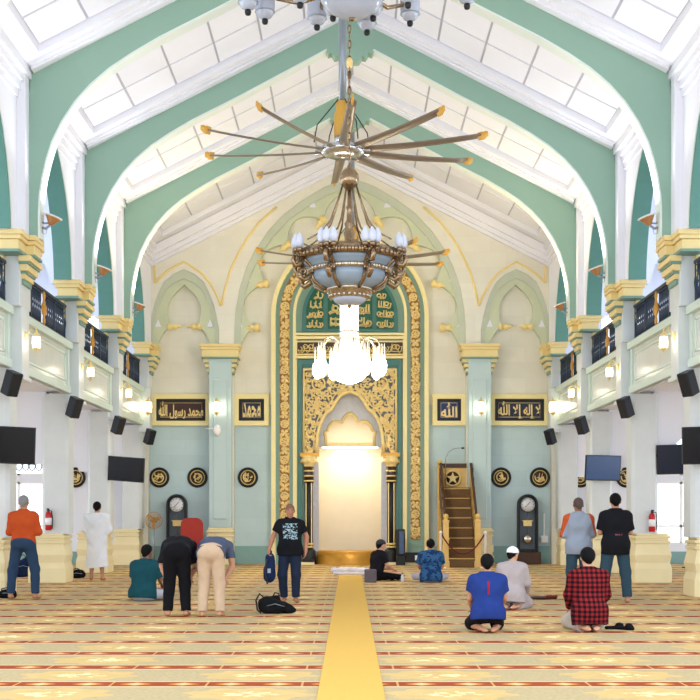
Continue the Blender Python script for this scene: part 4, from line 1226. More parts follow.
for i in range(NA):
    a = i * 2 * PI / NA + PI / 8 + (.0)
    c, s_ = math.cos(a), math.sin(a)
    k = MB()
    k.tube([(r * c, r * s_, cf(r, y)[1]) for r, y in ((.83, 252), (.775, 255), (.70, 260), (.66, 266), (.675, 271), (.63, 277), (.53, 282), (.42, 286))], .035, 7)
    k.build('rib', 'brass', ch)
    k = MB()
    sp_ = [(.66, 268), (.74, 272), (.83, 274), (.90, 270), (.89, 264), (.82, 262), (.79, 266), (.84, 268)]
    k.tube([(r * c, r * s_, cf(r, y)[1]) for r, y in sp_], [.04, .045, .05, .05, .045, .04, .03, .02], 7)
    k.tube([(r * c, r * s_, cf(r, y)[1]) for r, y in ((.83, 250), (.91, 258), (.98, 258), (1.02, 252), (.99, 247))], [.05, .05, .045, .04, .03], 7)
    k.ell((.90 * c, .90 * s_, cf(.9, 268)[1]), .06, 8)
    k.build('scroll_bracket', 'brass', ch)
    for j in (-1, 0, 1):
        b = a + j * .115
        rr_ = .97 if j == 0 else .94
        cc, ss = math.cos(b), math.sin(b)
        k = MB(); k.tube([(.85 * cc, .85 * ss, cf(.9, 246)[1]), (.90 * cc, .90 * ss, cf(.9, 249)[1]), (rr_ * cc, rr_ * ss, cf(.9, 244)[1])], .02, 6)
        k.lathe([(0, cf(.9, 246)[1]), (.05, cf(.9, 245)[1]), (.055, cf(.9, 242)[1]), (.03, cf(.9, 241)[1]), (0, cf(.9, 241)[1])], (rr_ * cc, rr_ * ss, 0), 10)
        cu_ = k.build('candle_cup', 'brass', ch)
        k = MB(); k.lathe([(.025, cf(.9, 241.5)[1]), (.062, cf(.9, 239)[1]), (.072, cf(.9, 235)[1]), (.055, cf(.9, 231)[1]), (.02, cf(.9, 227)[1]), (0, cf(.9, 225.5)[1])], (rr_ * cc, rr_ * ss, 0), 12); k.build('candle_bulb', 'bulb', cu_)

# ------------------------------------------------------------------ the lantern chandelier overhead
YL = 16.8
ZL = at(0, 0, YL).z
lc = thing('lantern_chandelier', 'chandelier of hanging pale glass lanterns cut by the top of the picture', 'chandelier', (at(352, 0, YL).x, YL, ZL))
def lz(y): return at(0, y, YL).z - ZL
k = MB(); k.lathe([(0, lz(19)), (.06, lz(18)), (.20, lz(15)), (.34, lz(9)), (.42, lz(1)), (.44, lz(-6)), (.46, lz(-8))], n=40); k.build('glass_bowl', 'lantern_glass', lc)
k = MB(); k.lathe([(.44, lz(-7)), (.50, lz(-7)), (.50, lz(-13)), (.44, lz(-13))], n=40); k.lathe([(0, lz(22)), (.04, lz(20)), (.05, lz(18.5)), (0, lz(18))], n=12); k.build('bowl_rim', 'brass', lc)
MB().lathe([(.05, lz(-12)), (.05, roofz(0) - ZL)], n=12).build('stem', 'brass', lc)
def lantern(x, y, zb, parent, k_arm):
    pr = [(0, -.02), (.03, 0), (.035, .03)]
    b = MB(); b.lathe([(.035, .03), (.09, .06), (.128, .12), (.137, .2), (.137, .36), (.12, .42), (.06, .46), (0, .46)], (x, y, zb), 20); g = b.build('lantern', 'lantern_glass', parent)
    b = MB(); b.lathe([(0, -.05), (.035, -.035), (.045, .0), (.04, .03), (0, .03)], (x, y, zb), 10); b.build('finial', 'black', g)
    b = MB(); b.lathe([(.125, .125), (.141, .125), (.141, .14), (.13, .145)], (x, y, zb), 20); b.lathe([(.13, .41), (.14, .42), (.09, .47), (.02, .50), (.02, .62)], (x, y, zb), 14); b.build('lantern_trim', 'steel', g)
    L_ = math.hypot(x, y)
    b = MB(); b.tube([(x * .30, y * .30, lz(-10)), (x * .6, y * .6, lz(-6)), (x * .85, y * .85, lz(-14)), (x, y, zb + .62)], .03, 7); b.build('arm', 'brass', parent)
for i, (x, y, dy) in enumerate(((248, 16, .1), (265, 25, .5), (300, 9, -.3), (317, 31, .85), (333, 22, .42), (367, 36, 1.0), (373, 22, .38), (410, 27, .75), (408, 9, -.45), (467, 10, 0), (282, -16, -.9), (350, -24, -1.25), (425, -17, -.95))):
    p = at(x, y, YL + dy)
    lantern(p.x - lc.location.x, dy, p.z - ZL + .05, lc, i)

# ------------------------------------------------------------------ the lit crystal chandelier by the niche
YK = 30.2
ZK = at(0, 345, YK).z
kc_ = thing('crystal_chandelier', 'brightly lit crystal chandelier hanging in front of the gilded niche', 'chandelier', (at(349.3, 0, YK).x, YK, ZK))
def kz(y): return at(0, y, YK).z - ZK
MB().lathe([(.025, kz(300)), (.025, roofz(0) + .15 - ZK)], n=8).build('rod', 'brass_pale', kc_)
k = MB()
for q in range(14):
    a = q * 2 * PI / 14
    for r, y0, y1 in ((.20, 300, 338), (.22, 338, 368)):
        k.tube([(r * math.cos(a), r * math.sin(a), kz(y0)), (r * math.cos(a + .1), r * math.sin(a + .1), kz(y1))], .026, 5)
k.lathe([(.12, kz(302)), (.12, kz(368))], n=14)
cc_ = k.build('crystal_column', 'crystal_lit', kc_)
k = MB()
for r, y in ((.22, 300), (.26, 332), (.30, 340), (.34, 366)): k.lathe([(r - .04, kz(y)), (r, kz(y - .6)), (r, kz(y + .6)), (r - .04, kz(y + 1))], n=24)
k.build('column_ring', 'brass_pale', cc_)
for i in range(12):
    a = i * PI / 6 + .13; R_ = .84 if i % 2 else .66
    c, s_ = math.cos(a), math.sin(a)
    k = MB(); k.tube([(r * c, r * s_, kz(y)) for r, y in ((.24, 352), (.34, 342), (R_ * .62, 338), (R_ * .85, 341), (R_, 350), (R_, 362))], .018, 6); ar = k.build('arm', 'brass_pale', kc_)
    k = MB()
    for q in range(6):
        b = q * PI / 3; k.tube([((R_ + .07 * math.cos(b)) * c - .07 * math.sin(b) * s_, (R_ + .07 * math.cos(b)) * s_ + .07 * math.sin(b) * c, kz(345 + q % 2)), ((R_ + .08 * math.cos(b)) * c - .08 * math.sin(b) * s_, (R_ + .08 * math.cos(b)) * s_ + .08 * math.sin(b) * c, kz(362))], .008, 4)
    k.build('crystal_strands', 'crystal', ar)
    k = MB(); k.lathe([(0, kz(361)), (.10, kz(362)), (.125, kz(367)), (.11, kz(373)), (.05, kz(377)), (0, kz(378))], (R_ * c, R_ * s_, 0), 12); k.build('lit_shade', 'bulb_lit', ar)
lamp('crystal_lamp', 'POINT', (0, 0, kz(395)), 120, (1, .86, .62), .35, parent=kc_)
k = MB(); k.lathe([(.30, kz(362)), (.43, kz(364)), (.46, kz(371)), (.42, kz(375)), (.32, kz(380)), (.16, kz(383)), (0, kz(384.5))], n=28); k.build('crystal_bowl', 'bulb_lit', kc_)

# ------------------------------------------------------------------ railings, lanterns, floodlights, speakers
def railing(s, ya, yb, label):
    L_ = yb - ya
    t = thing('balcony_railing', label, 'railing', (s * 5.95, (ya + yb) / 2, 5.0), group=None)
    MB().box(-.035, .035, -L_ / 2, L_ / 2, .74, .80).build('top_rail', 'navy_rail', t, bevel=.01)
    MB().box(-.025, .025, -L_ / 2, L_ / 2, .06, .10).build('bottom_rail', 'navy_rail', t)
    k = MB()
    n = int(L_ / .075)
    for i in range(n + 1):
        y = -L_ / 2 + L_ * i / n
        if abs(y) < .09: continue
        k.tube([(0, y, .10), (.0, y, .30), (.014 * (-1) ** i, y, .42), (0, y, .54), (0, y, .74)], .013, 4)
        if i % 2: k.ell((0, y, .42), (.02, .03, .04), 6); k.ell((0, y, .63), (.015, .028, .03), 6)
    k.box(-.012, .012, -L_ / 2, L_ / 2, .10, .125); k.box(-.012, .012, -L_ / 2, L_ / 2, .70, .72)
    for q in (-.98, -.5, .5, .98):
        k.box(-.025, .025, q * L_ / 2 - .03 * (1 if q > 0 else -1) - .02, q * L_ / 2 - .03 * (1 if q > 0 else -1) + .02, .0, .76)
    k.build('baluster_lattice', 'navy_rail', t)
    k = MB(); x = -s * .03
    k.ell((x, 0, .42), (.03, .10, .20), 10); k.ell((x, 0, .66), (.03, .07, .09), 8); k.ell((x, 0, .18), (.03, .07, .09), 8)
    for q in (-1, 1):
        k.tube([(x, q * .10, .30), (x, q * .15, .38), (x, q * .13, .48), (x, q * .08, .44)], .02, 5)
    k.build('gilded_ornament', 'gold_deep', t)
    return t
bay_n = ['at the picture edge', 'second from the viewer', 'nearest the prayer wall', 'out of the picture']
for s, side in ((-1, 'left'), (1, 'right')):
    for (ya, yb, nm) in ((FR[0], FR[1], 'at the picture edge'), (FR[1], FR[2], 'between the edge column and the next'), (FR[2], FR[3], 'in the middle bay'), (FR[3], 35.6, 'nearest the prayer wall')):
        railing(s, ya + .37, yb - .37, f'dark navy {side} gallery railing with gold ornament {nm}')

def hang_lantern(s, Y, label):
    t = thing('hanging_lantern', label, 'lamp', (s * 5.68, Y - .05, 4.55))
    d = -s
    k = MB(); k.ell((.02 * d, 0, 0), (.04, .07, .12), 10); k.tube([(0, 0, .0), (d * .10, 0, .08), (d * .20, 0, .20), (d * .28, 0, .22), (d * .32, 0, .16), (d * .32, 0, .08)], .017, 6)
    k.lathe([(.012, .16), (.03, .12), (.03, .08), (.09, .05), (.115, .0), (.115, -.03)], (d * .32, 0, 0), 14)
    k.lathe([(.11, -.30), (.085, -.34), (.03, -.37), (.02, -.41), (0, -.44)], (d * .32, 0, 0), 14)
    k.build('bracket', 'gold', t)
    MB().lathe([(0, -.30), (.105, -.30), (.115, -.16), (.105, -.02), (0, -.02)], (d * .32, 0, 0), 16).build('lit_shade', 'lit', t)
    t.scale = (.62, .7, .7)
    return t
M['reflector'] = mat('copper_reflector', rgb(206, 150, 104), .25, .5, var=.1)
def floodlight(s, Y, label, power, col):
    t = thing('floodlight', label, 'floodlight', (s * 5.43, Y, 6.52))
    d = -s
    MB().box(-.05, .05, -.10, .10, -.14, .12).build('wall_plate', 'steel', t)
    k = MB(); k.tube([(0, 0, -.08), (d * .14, 0, -.12), (d * .26, 0, -.04)], .035, 7); k.tube([(0, .03, .06), (d * .12, .03, .02), (d * .22, .03, .03)], .025, 6); k.tube([(d * .05, -.02, -.1), (d * .08, -.05, -.26), (d * .16, -.05, -.27), (d * .2, -.03, -.1)], .009, 5); k.build('bracket', 'steel', t)
    mx = Matrix.Rotation(d * .35, 3, 'Y')
    c = (d * .28, 0, .02)
    k = MB(); k.lathe([(0, -.06), (.06, -.05), (.10, .02), (.20, .15), (.22, .17), (.19, .165), (.09, .04), (0, .0)], c, 20, mx); k.build('reflector', 'reflector', t)
    k = MB(); k.lathe([(.20, .15), (.245, .17), (.245, .19), (.20, .185)], c, 24, mx); k.build('white_rim', 'white_gloss', t)
    t.scale = (.68, .68, .68)
    lamp('floodlight_lamp', 'SPOT', (d * .36, 0, .26), power, col, .12, aim=(d * 2.2, .0, 3.2), parent=t, spot=2.7)
def speaker(X, Y, Z, s, label, yaw, tilt, hold=None):
    t = thing('loudspeaker', label, 'loudspeaker', (X, Y, Z))
    mx = Matrix.Rotation(-s * yaw, 3, 'Z') @ Matrix.Rotation(tilt, 3, 'X')
    k = MB(); vs = []
    for (hx, y) in ((.15, -.16), (.10, .14)):
        for z in (-.27, .27): vs += [(-hx, y, z), (hx, y, z)]
    k.add([mx @ Vector(v) for v in vs], [(0, 1, 3, 2), (4, 6, 7, 5), (0, 2, 6, 4), (1, 5, 7, 3), (0, 4, 5, 1), (2, 3, 7, 6)])
    k.build('cabinet', 'speaker_black', t, bevel=.015); t.scale = (.78, .78, .78)
    k = MB(); k.box(-.135, .135, -.175, -.155, -.25, .25, mx.to_4x4()); k.build('grille', 'black', t)
    k = MB(); k.tube([mx @ Vector((0, .12, .1)), mx @ Vector((0, .22, .12)), hold or (s * .05, .30, .10)], .02, 6)
    if not hold: k.box(s * .05 - .05, s * .05 + .05, .28, .32, -.02, .2)
    k.box(-.01, .01, .10, .12, -.01, .01); k.build('bracket', 'white_gloss', t)
lt = {FR[1]: 'on the column at the picture edge', FR[2]: 'on the second column', FR[3]: 'on the third column toward the prayer wall', FR[0]: 'outside the picture'}
for s, side in ((-1, 'left'), (1, 'right')):
    for Y in FR[1:]:
        hang_lantern(s, Y, f'lit gold and white hanging lantern {lt[Y]}, {side} gallery')
        pxs = {FR[1]: 43, FR[2]: 98, FR[3]: 137}[Y]
        floodlight(s, Y, f'steel uplight with copper reflector above the {side} capital ' + {FR[1]: 'at the picture edge', FR[2]: 'of the second frame', FR[3]: 'of the third frame'}[Y],
                   {FR[1]: 150, FR[2]: 170, FR[3]: 300}[Y], {FR[1]: (.98, .98, 1), FR[2]: (1, .99, .98), FR[3]: (1, .80, .48)}[Y])
    floodlight(s, FR[0], f'steel uplight with copper reflector above the {side} capital outside the picture', 130, (1, .97, .95))
    for (x, y, Y, yaw, lab) in ((10.5, 383, FR[1] - .48, 1.0, 'at the picture edge'), (73.5, 407, FR[2] - .48, 1.0, 'under the second gallery strip'), (117.5, 425, FR[3] - .48, 1.0, 'under the third gallery strip'), (149, 436.5, 35.05, .9, 'beside the wall calligraphy')):
        p = at(x, y, Y)
        speaker(p.x if s < 0 else -p.x, Y, p.z, s, f'black {side} loudspeaker tilted down {lab}', yaw, .38)
    # loudspeaker up in the gallery
    p = at(49, 200, 27.5)
    speaker(s * abs(p.x), 27.5, p.z, s, f'dark loudspeaker up in the {side} gallery arch beside the uplight', .4, .2, hold=(-s * .72, -.66, .1))

# ------------------------------------------------------------------ screens
def screen(x, y, Y, wd, hg, label, m, yaw, roll, arm):
    p = at(x, y, Y)
    t = thing('television', label, 'television', tuple(p))
    mx = Matrix.Rotation(yaw, 3, 'Z') @ Matrix.Rotation(.10, 3, 'X') @ Matrix.Rotation(roll, 3, 'Y')
    m4 = mx.to_4x4()
    k = MB(); k.box(-wd / 2, wd / 2, -.02, .05, -hg / 2, hg / 2, m4); k.build('casing', 'black', t, bevel=.008)
    k = MB(); k.box(-wd / 2 + .02, wd / 2 - .02, -.026, -.018, -hg / 2 + .025, hg / 2 - .02, m4); k.build('screen', m, t)
    k = MB(); k.box(-.2, .2, .05, .09, -.15, .15, m4); k.tube([mx @ Vector((0, .08, 0)), arm_mid(arm), arm], .035, 6); k.build('wall_bracket', 'black', t)
def arm_mid(a): return (a[0] * .5, a[1] * .5 + .05, a[2] * .5)
screen(16.5, 445.5, 21.3, .625, .635, 'black screen at the left picture edge behind the man in orange', 'screen', .15, .04, (-.30, .31, .1))
screen(126, 469.3, 30.6, .93, .60, 'black screen hung left of the prayer wall, above the teal shirt', 'screen', -.20, .08, (-.45, .15, .05))
screen(603, 468, 30.6, .89, .62, 'screen with a painted blue reflection above the two standing men on the right', 'screen_blue', .12, .015, (.0, .15, .05))
screen(672, 459.5, 26.1, .62, .62, 'dark navy screen behind the fire extinguisher column on the right', 'screen_navy', -.25, -.02, (-.30, .10, .1))
screen(699, 445.5, 21.3, .56, .64, 'black screen at the right picture edge', 'screen', -.15, -.02, (.2, .30, .1))

# ------------------------------------------------------------------ fire extinguishers
def extinguisher(x, y, Y, label):
    p = at(x, y, Y)
    t = thing('fire_extinguisher', label, 'fire extinguisher', (p.x, Y, p.z))
    MB().lathe([(0, -.28), (.075, -.28), (.085, -.26), (.085, .12), (.06, .19), (.03, .21), (0, .21)], n=18).build('cylinder', 'red', t)
    MB().lathe([(.0865, -.14), (.0865, .04)], n=18).build('paper_label', 'white_gloss', t)
    k = MB(); k.lathe([(.03, .20), (.03, .26), (0, .27)], n=10); k.box(-.02, .02, -.13, .02, .26, .29); k.box(-.02, .02, -.12, .0, .215, .235); k.build('valve', 'black', t); t.scale = (.80, .80, .80)
    k = MB(); k.tube([(.0, -.03, .24), (.09, -.06, .22), (.115, -.05, .05), (.11, -.03, -.15), (.10, -.03, -.24)], .014, 6); k.build('hose', 'black', t)
    MB().box(-.05, .05, .07, .10, -.05, .1).build('bracket', 'steel', t)
extinguisher(48.5, 519.5, FR[2] - .37, 'red fire extinguisher on the left column behind the orange shirt')
extinguisher(652, 521, FR[2] - .37, 'red fire extinguisher on the right column')
# ------------------------------------------------------------------ people: smooth implicit bodies meshed by surface nets
def V(*a): return np.array(a, float)
def lerp(a, b, t): return a + (b - a) * t
def unit(a): return a / (np.linalg.norm(a) + 1e-9)

class Field:
    """union of blended tapered capsules and ellipsoids, turned into one continuous mesh"""
    def __init__(s, h=0.011): s.p = []; s.h = h; s.cuts = []; s.fold = 0.0
    def cap(s, a, b, r0, r1=None, k=.03, flat=False, sq=None):
        s.p.append(('c', V(*a), V(*b), r0, r0 if r1 is None else r1, k, flat, sq)); return s
    def ell(s, c, r, k=.03, R=None):
        s.p.append(('e', V(*c), V(*r), R, k)); return s
    def cut(s, p, n): s.cuts.append((V(*p), unit(V(*n)))); return s
    def mesh(s):
        lo = np.full(3, 9.0); hi = -lo
        for q in s.p:
            if q[0] == 'c':
                r = max(q[3], q[4])
                lo = np.minimum(lo, np.minimum(q[1], q[2]) - r); hi = np.maximum(hi, np.maximum(q[1], q[2]) + r)
            else:
                r = q[2].max(); lo = np.minimum(lo, q[1] - r); hi = np.maximum(hi, q[1] + r)
        h = s.h; lo = lo - 4 * h; n = np.ceil((hi + 4 * h - lo) / h).astype(int) + 1
        ax = [lo[i] + h * np.arange(n[i]) for i in range(3)]
        D = np.full(n, .25)
        for q in s.p:
            if q[0] == 'c': r = max(q[3], q[4]); b0 = np.minimum(q[1], q[2]) - r; b1 = np.maximum(q[1], q[2]) + r
            else: r = q[2].max(); b0 = q[1] - r; b1 = q[1] + r
            m = .09
            i0 = np.maximum(((b0 - m - lo) / h).astype(int), 0); i1 = np.minimum(((b1 + m - lo) / h).astype(int) + 2, n)
            sl = tuple(slice(a, b) for a, b in zip(i0, i1))
            X, Y, Z = np.meshgrid(ax[0][sl[0]], ax[1][sl[1]], ax[2][sl[2]], indexing='ij')
            if q[0] == 'c':
                _, a, b, r0, r1, k, flat, sq = q
                ab = b - a; L2 = ab.dot(ab) + 1e-9
                px, py, pz = X - a[0], Y - a[1], Z - a[2]
                t0 = (px * ab[0] + py * ab[1] + pz * ab[2]) / L2
                t = np.clip(t0, 0, 1)
                dx, dy, dz = px - t * ab[0], py - t * ab[1], pz - t * ab[2]
                if sq is not None:
                    ux, f = sq; g = dx * ux[0] + dy * ux[1] + dz * ux[2]
                    dx, dy, dz = dx + ux[0] * g * (f - 1), dy + ux[1] * g * (f - 1), dz + ux[2] * g * (f - 1)
                d = np.sqrt(dx * dx + dy * dy + dz * dz) - (r0 + (r1 - r0) * t)
                if flat: d = np.maximum(d, (t0 - 1) * math.sqrt(L2))
            else:
                _, c, r, R, k = q
                px, py, pz = X - c[0], Y - c[1], Z - c[2]
                if R is not None:
                    px, py, pz = (R[0, 0] * px + R[1, 0] * py + R[2, 0] * pz, R[0, 1] * px + R[1, 1] * py + R[2, 1] * pz, R[0, 2] * px + R[1, 2] * py + R[2, 2] * pz)
                k0 = np.sqrt((px / r[0]) ** 2 + (py / r[1]) ** 2 + (pz / r[2]) ** 2) + 1e-6
                k1 = np.sqrt((px / r[0] ** 2) ** 2 + (py / r[1] ** 2) ** 2 + (pz / r[2] ** 2) ** 2) + 1e-6
                d = k0 * (k0 - 1) / k1
            o = D[sl]
            hh = np.maximum(k - np.abs(o - d), 0) / k
            D[sl] = np.minimum(o, d) - hh * hh * k * .25
        if s.cuts or s.fold:
            X, Y, Z = np.meshgrid(*ax, indexing='ij')
            if s.fold:
                D = D + s.fold * (np.sin(31 * Z + 6 * np.sin(9 * X + 2) + 7 * Y) * .6 + np.sin(24 * X + 13 * Z + 5 * np.sin(11 * Y)) * .5)
            for p, nn in s.cuts:
                D = np.maximum(D, (X - p[0]) * nn[0] + (Y - p[1]) * nn[1] + (Z - p[2]) * nn[2])
        # surface nets
        S = D < 0
        c = np.zeros(tuple(n - 1), int)
        acc = np.zeros(tuple(n - 1) + (3,)); cnt = np.zeros(tuple(n - 1))
        def sub(A, o): return A[o[0]:A.shape[0] - 1 + o[0], o[1]:A.shape[1] - 1 + o[1], o[2]:A.shape[2] - 1 + o[2]]
        cor = [(i, j, k) for i in (0, 1) for j in (0, 1) for k in (0, 1)]
        for a in cor:
            for d_ in range(3):
                if a[d_]: continue
                b = list(a); b[d_] = 1; b = tuple(b)
                A, B = sub(D, a), sub(D, b)
                m = (A < 0) != (B < 0)
                t = np.where(m, A / np.where(m, A - B, 1), 0)
                for e in range(3):
                    acc[..., e] += np.where(m, a[e] + (t if e == d_ else 0), 0)
                cnt += m
        act = cnt > 0
        idx = np.full(act.shape, -1); idx[act] = np.arange(act.sum())
        g = np.stack(np.nonzero(act), 1)
        vs = lo + h * (g + acc[act] / cnt[act][:, None])
        fs = []
        for d_ in range(3):
            a = [slice(None)] * 3; b = [slice(None)] * 3
            a[d_] = slice(0, -1); b[d_] = slice(1, None)
            cr = S[tuple(a)] != S[tuple(b)]
            gi = np.stack(np.nonzero(cr), 1)
            e1, e2 = (d_ + 1) % 3, (d_ + 2) % 3
            ok = (gi[:, e1] > 0) & (gi[:, e2] > 0) & (gi[:, e1] < act.shape[e1]) & (gi[:, e2] < act.shape[e2])
            gi = gi[ok]
            flip = ~S[tuple(gi.T)]
            o1 = np.zeros(3, int); o1[e1] = 1; o2 = np.zeros(3, int); o2[e2] = 1
            q = np.stack([idx[tuple((gi - u).T)] for u in (o1 + o2, o2, 0 * o1, o1)], 1)
            q[flip] = q[flip][:, ::-1]
            fs.append(q)
        return vs, np.concatenate(fs)
    def build(s, name, m, parent):
        vs, fs = s.mesh()
        me = bpy.data.meshes.new(name)
        me.from_pydata(vs.tolist(), [], fs.tolist())
        me.polygons.foreach_set('use_smooth', [True] * len(me.polygons))
        me.materials.append(M[m] if isinstance(m, str) else m)
        o = bpy.data.objects.new(name, me); COL.objects.link(o); o.parent = parent
        return o

M['skin'] = mat('warm_brown_skin', rgb(184, 132, 102), .55, var=.05, scale=10)
M['skin_light'] = mat('light_brown_skin', rgb(206, 156, 126), .55, var=.05, scale=10)
M['skin_dark'] = mat('deep_brown_skin', rgb(136, 92, 70), .55, var=.05, scale=10)
M['skin_tan'] = mat('tan_skin', rgb(170, 116, 90), .5, var=.05, scale=10)
M['hair_shaved'] = mat('shaved_hair', rgb(122, 88, 72), .7, var=.12, scale=60)
M['hair'] = mat('black_hair', rgb(11, 11, 12), .75, spec=.15, var=.15, scale=40)
M['hair_grey'] = mat('grey_hair', rgb(130, 128, 130), .7, var=.15, scale=50)
M['hair_short'] = mat('cropped_dark_hair', rgb(84, 68, 62), .8, var=.15, scale=50)
M['eye_white'] = mat('eye_white', rgb(230, 226, 220), .3)
M['iris'] = mat('dark_iris', rgb(30, 22, 18), .2)
M['lip'] = mat('lip', rgb(150, 92, 80), .5)
def cloth(name, c, var=.07): M[name] = mat(name + '_cloth', rgb(*c), .9, var=var, scale=9, spec=.1)
cloth('orange', (184, 78, 38)); cloth('denim', (44, 64, 90)); cloth('white_robe', (226, 230, 238), .03); cloth('teal_shirt', (26, 72, 82))
cloth('black_cloth', (28, 28, 34)); cloth('slate_shirt', (76, 86, 108)); cloth('khaki', (194, 168, 142)); cloth('navy_denim', (34, 44, 64))
cloth('grey_cloth', (176, 176, 190)); cloth('kurta_grey', (172, 162, 164)); cloth('white_cap', (238, 240, 244), .02); cloth('shorts_black', (20, 20, 24))
cloth('royal_blue', (38, 70, 156)); cloth('pale_trouser', (190, 182, 172)); cloth('grey_marl', (150, 164, 186)); cloth('teal_jean', (52, 74, 88)); cloth('grey_trouser', (196, 194, 200))

def pattern_mat(name, fn):
    m = bpy.data.materials.new(name); t = NT(m); v, x, y, z = t.xyz()
    t.put(t.b.inputs['Base Color'], fn(t, v, x, y, z)); t.b.inputs['Roughness'].default_value = .9; t.b.inputs['Specular IOR Level'].default_value = .1
    M[name] = m
def f_plaid(t, v, x, y, z):
    def st(c, w_): return t.m('GREATER_THAN', t.m('FRACT', t.m('DIVIDE', t.m('ADD', c, 10.0), w_)), .5)
    s_ = t.m('ADD', st(x, .058), st(z, .058))
    c = t.mix(t.m('GREATER_THAN', s_, .5), rgb(138, 36, 38), rgb(82, 24, 30))
    return t.mix(t.m('GREATER_THAN', s_, 1.5), c, rgb(28, 14, 20))
pattern_mat('plaid', f_plaid)
def f_batik(t, v, x, y, z):
    n1 = t.noise(v, 11, 4); n2 = t.noise(v, 26, 2)
    c = t.mix(t.m('GREATER_THAN', n1, .5), rgb(32, 62, 104), rgb(54, 94, 138))
    return t.mix(t.m('GREATER_THAN', n2, .62), c, rgb(22, 40, 76))
pattern_mat('batik', f_batik)
def f_polo(t, v, x, y, z):
    band_ = t.m('LESS_THAN', t.m('ABSOLUTE', t.m('ADD', x, .0)), .011)
    zz_ = t.m('MULTIPLY', t.m('GREATER_THAN', z, .50), t.m('LESS_THAN', z, .67))
    back = t.m('LESS_THAN', y, .02)
    return t.mix(t.m('MULTIPLY', t.m('MULTIPLY', band_, zz_), back), t.mix(t.noise(v, 9), rgb(32, 50, 110), rgb(40, 62, 132)), rgb(150, 34, 44))
pattern_mat('polo', f_polo)
def f_tee(t, v, x, y, z):
    n1 = t.noise(v, 46, 2); n2 = t.noise(v, 17, 2)
    ins = t.m('MULTIPLY', t.m('LESS_THAN', t.m('ABSOLUTE', x), .125), t.m('MULTIPLY', t.m('GREATER_THAN', z, 1.08), t.m('LESS_THAN', z, 1.365)))
    ins = t.m('MULTIPLY', ins, t.m('GREATER_THAN', y, .03))
    rows = t.m('GREATER_THAN', t.m('FRACT', t.m('DIVIDE', z, .098)), .16)
    g = t.m('MULTIPLY', t.m('GREATER_THAN', t.m('ADD', t.m('MULTIPLY', n1, .7), t.m('MULTIPLY', n2, .4)), .56), rows)
    return t.mix(t.m('MULTIPLY', ins, g), rgb(24, 25, 30), rgb(148, 176, 186))
pattern_mat('printed_tee', f_tee)
def f_raglan(t, v, x, y, z):
    sl = t.m('GREATER_THAN', t.m('ADD', t.m('ABSOLUTE', x), t.m('MULTIPLY', t.m('SUBTRACT', z, 1.25), .35)), .215)
    return t.mix(sl, rgb(142, 152, 168), rgb(186, 84, 44))
pattern_mat('raglan', f_raglan)
def f_back_print(t, v, x, y, z):
    ins = t.m('MULTIPLY', t.m('LESS_THAN', t.m('ABSOLUTE', t.m('SUBTRACT', x, .02)), .055), t.m('LESS_THAN', t.m('ABSOLUTE', t.m('SUBTRACT', z, 1.07)), .012))
    return t.mix(t.m('MULTIPLY', t.m('MULTIPLY', ins, t.m('LESS_THAN', y, -.03)), t.m('GREATER_THAN', t.noise(v, 60, 1), .45)), rgb(26, 27, 32), rgb(150, 80, 92))
pattern_mat('back_print', f_back_print)

UP = V(0, 0, 1)
def frame_from(fwd, up=UP):
    f = unit(V(*fwd)); r = unit(np.cross(f, up)); u = np.cross(r, f)
    return np.stack([r, f, u], 1)          # columns: right, forward, up

def stand(spread=.12, lean=0.0):
    return dict(pelvis=V(0, 0, .93), chest=V(0, -.01, 1.24), neck=V(0, -.005, 1.45), head=V(0, .02, 1.585), hf=V(0, 1, -.12),
                sh_l=V(-.185, -.01, 1.355), sh_r=V(.185, -.01, 1.355), hip_l=V(-.095, 0, .90), hip_r=V(.095, 0, .90),
                kn_l=V(-spread - .01, .02, .48), kn_r=V(spread + .01, .02, .48), an_l=V(-spread - .03, -.03, .085), an_r=V(spread + .03, -.03, .085),
                to_l=V(-spread - .06, .15, .03), to_r=V(spread + .06, .15, .03))
def folded(J):
    J.update(el_l=V(-.235, .03, 1.10), el_r=V(.235, .03, 1.10), wr_l=V(-.07, .20, 1.12), wr_r=V(.06, .22, 1.15), hd_l=V(1, .15, .1), hd_r=V(-1, .1, 0), hn_l=V(0, -1, 0), hn_r=V(0, -1, 0))
    return J
def heels(k=1.0):
    return dict(pelvis=V(0, -.02, .25), chest=V(0, .03, .56), neck=V(0, .05, .76), head=V(0, .085, .895), hf=V(0, 1, -.2),
                sh_l=V(-.18, .03, .672), sh_r=V(.18, .03, .672), hip_l=V(-.10, 0, .235), hip_r=V(.10, 0, .235),
                kn_l=V(-.17, .42, .085), kn_r=V(.17, .42, .085), an_l=V(-.10, -.03, .06), an_r=V(.10, -.03, .06), to_l=V(-.04, -.20, .04), to_r=V(.04, -.20, .04),
                el_l=V(-.225, .09, .44), el_r=V(.225, .09, .44), wr_l=V(-.17, .29, .27), wr_r=V(.17, .29, .27), hd_l=V(.1, 1, -.3), hd_r=V(-.1, 1, -.3), hn_l=V(0, -.2, -1), hn_r=V(0, -.2, -1))
def crossed():
    return dict(pelvis=V(0, 0, .13), chest=V(0, .05, .43), neck=V(0, .09, .63), head=V(0, .13, .76), hf=V(0, 1, -.3),
                sh_l=V(-.185, .07, .545), sh_r=V(.185, .07, .545), hip_l=V(-.10, .02, .12), hip_r=V(.10, .02, .12),
                kn_l=V(-.29, .30, .14), kn_r=V(.29, .30, .14), an_l=V(.12, .36, .07), an_r=V(-.12, .32, .07), to_l=V(.26, .33, .05), to_r=V(-.26, .30, .05),
                el_l=V(-.24, .14, .33), el_r=V(.24, .14, .33), wr_l=V(-.16, .34, .24), wr_r=V(.16, .34, .24), hd_l=V(.5, 1, -.2), hd_r=V(-.5, 1, -.2), hn_l=V(0, -.2, -1), hn_r=V(0, -.2, -1))

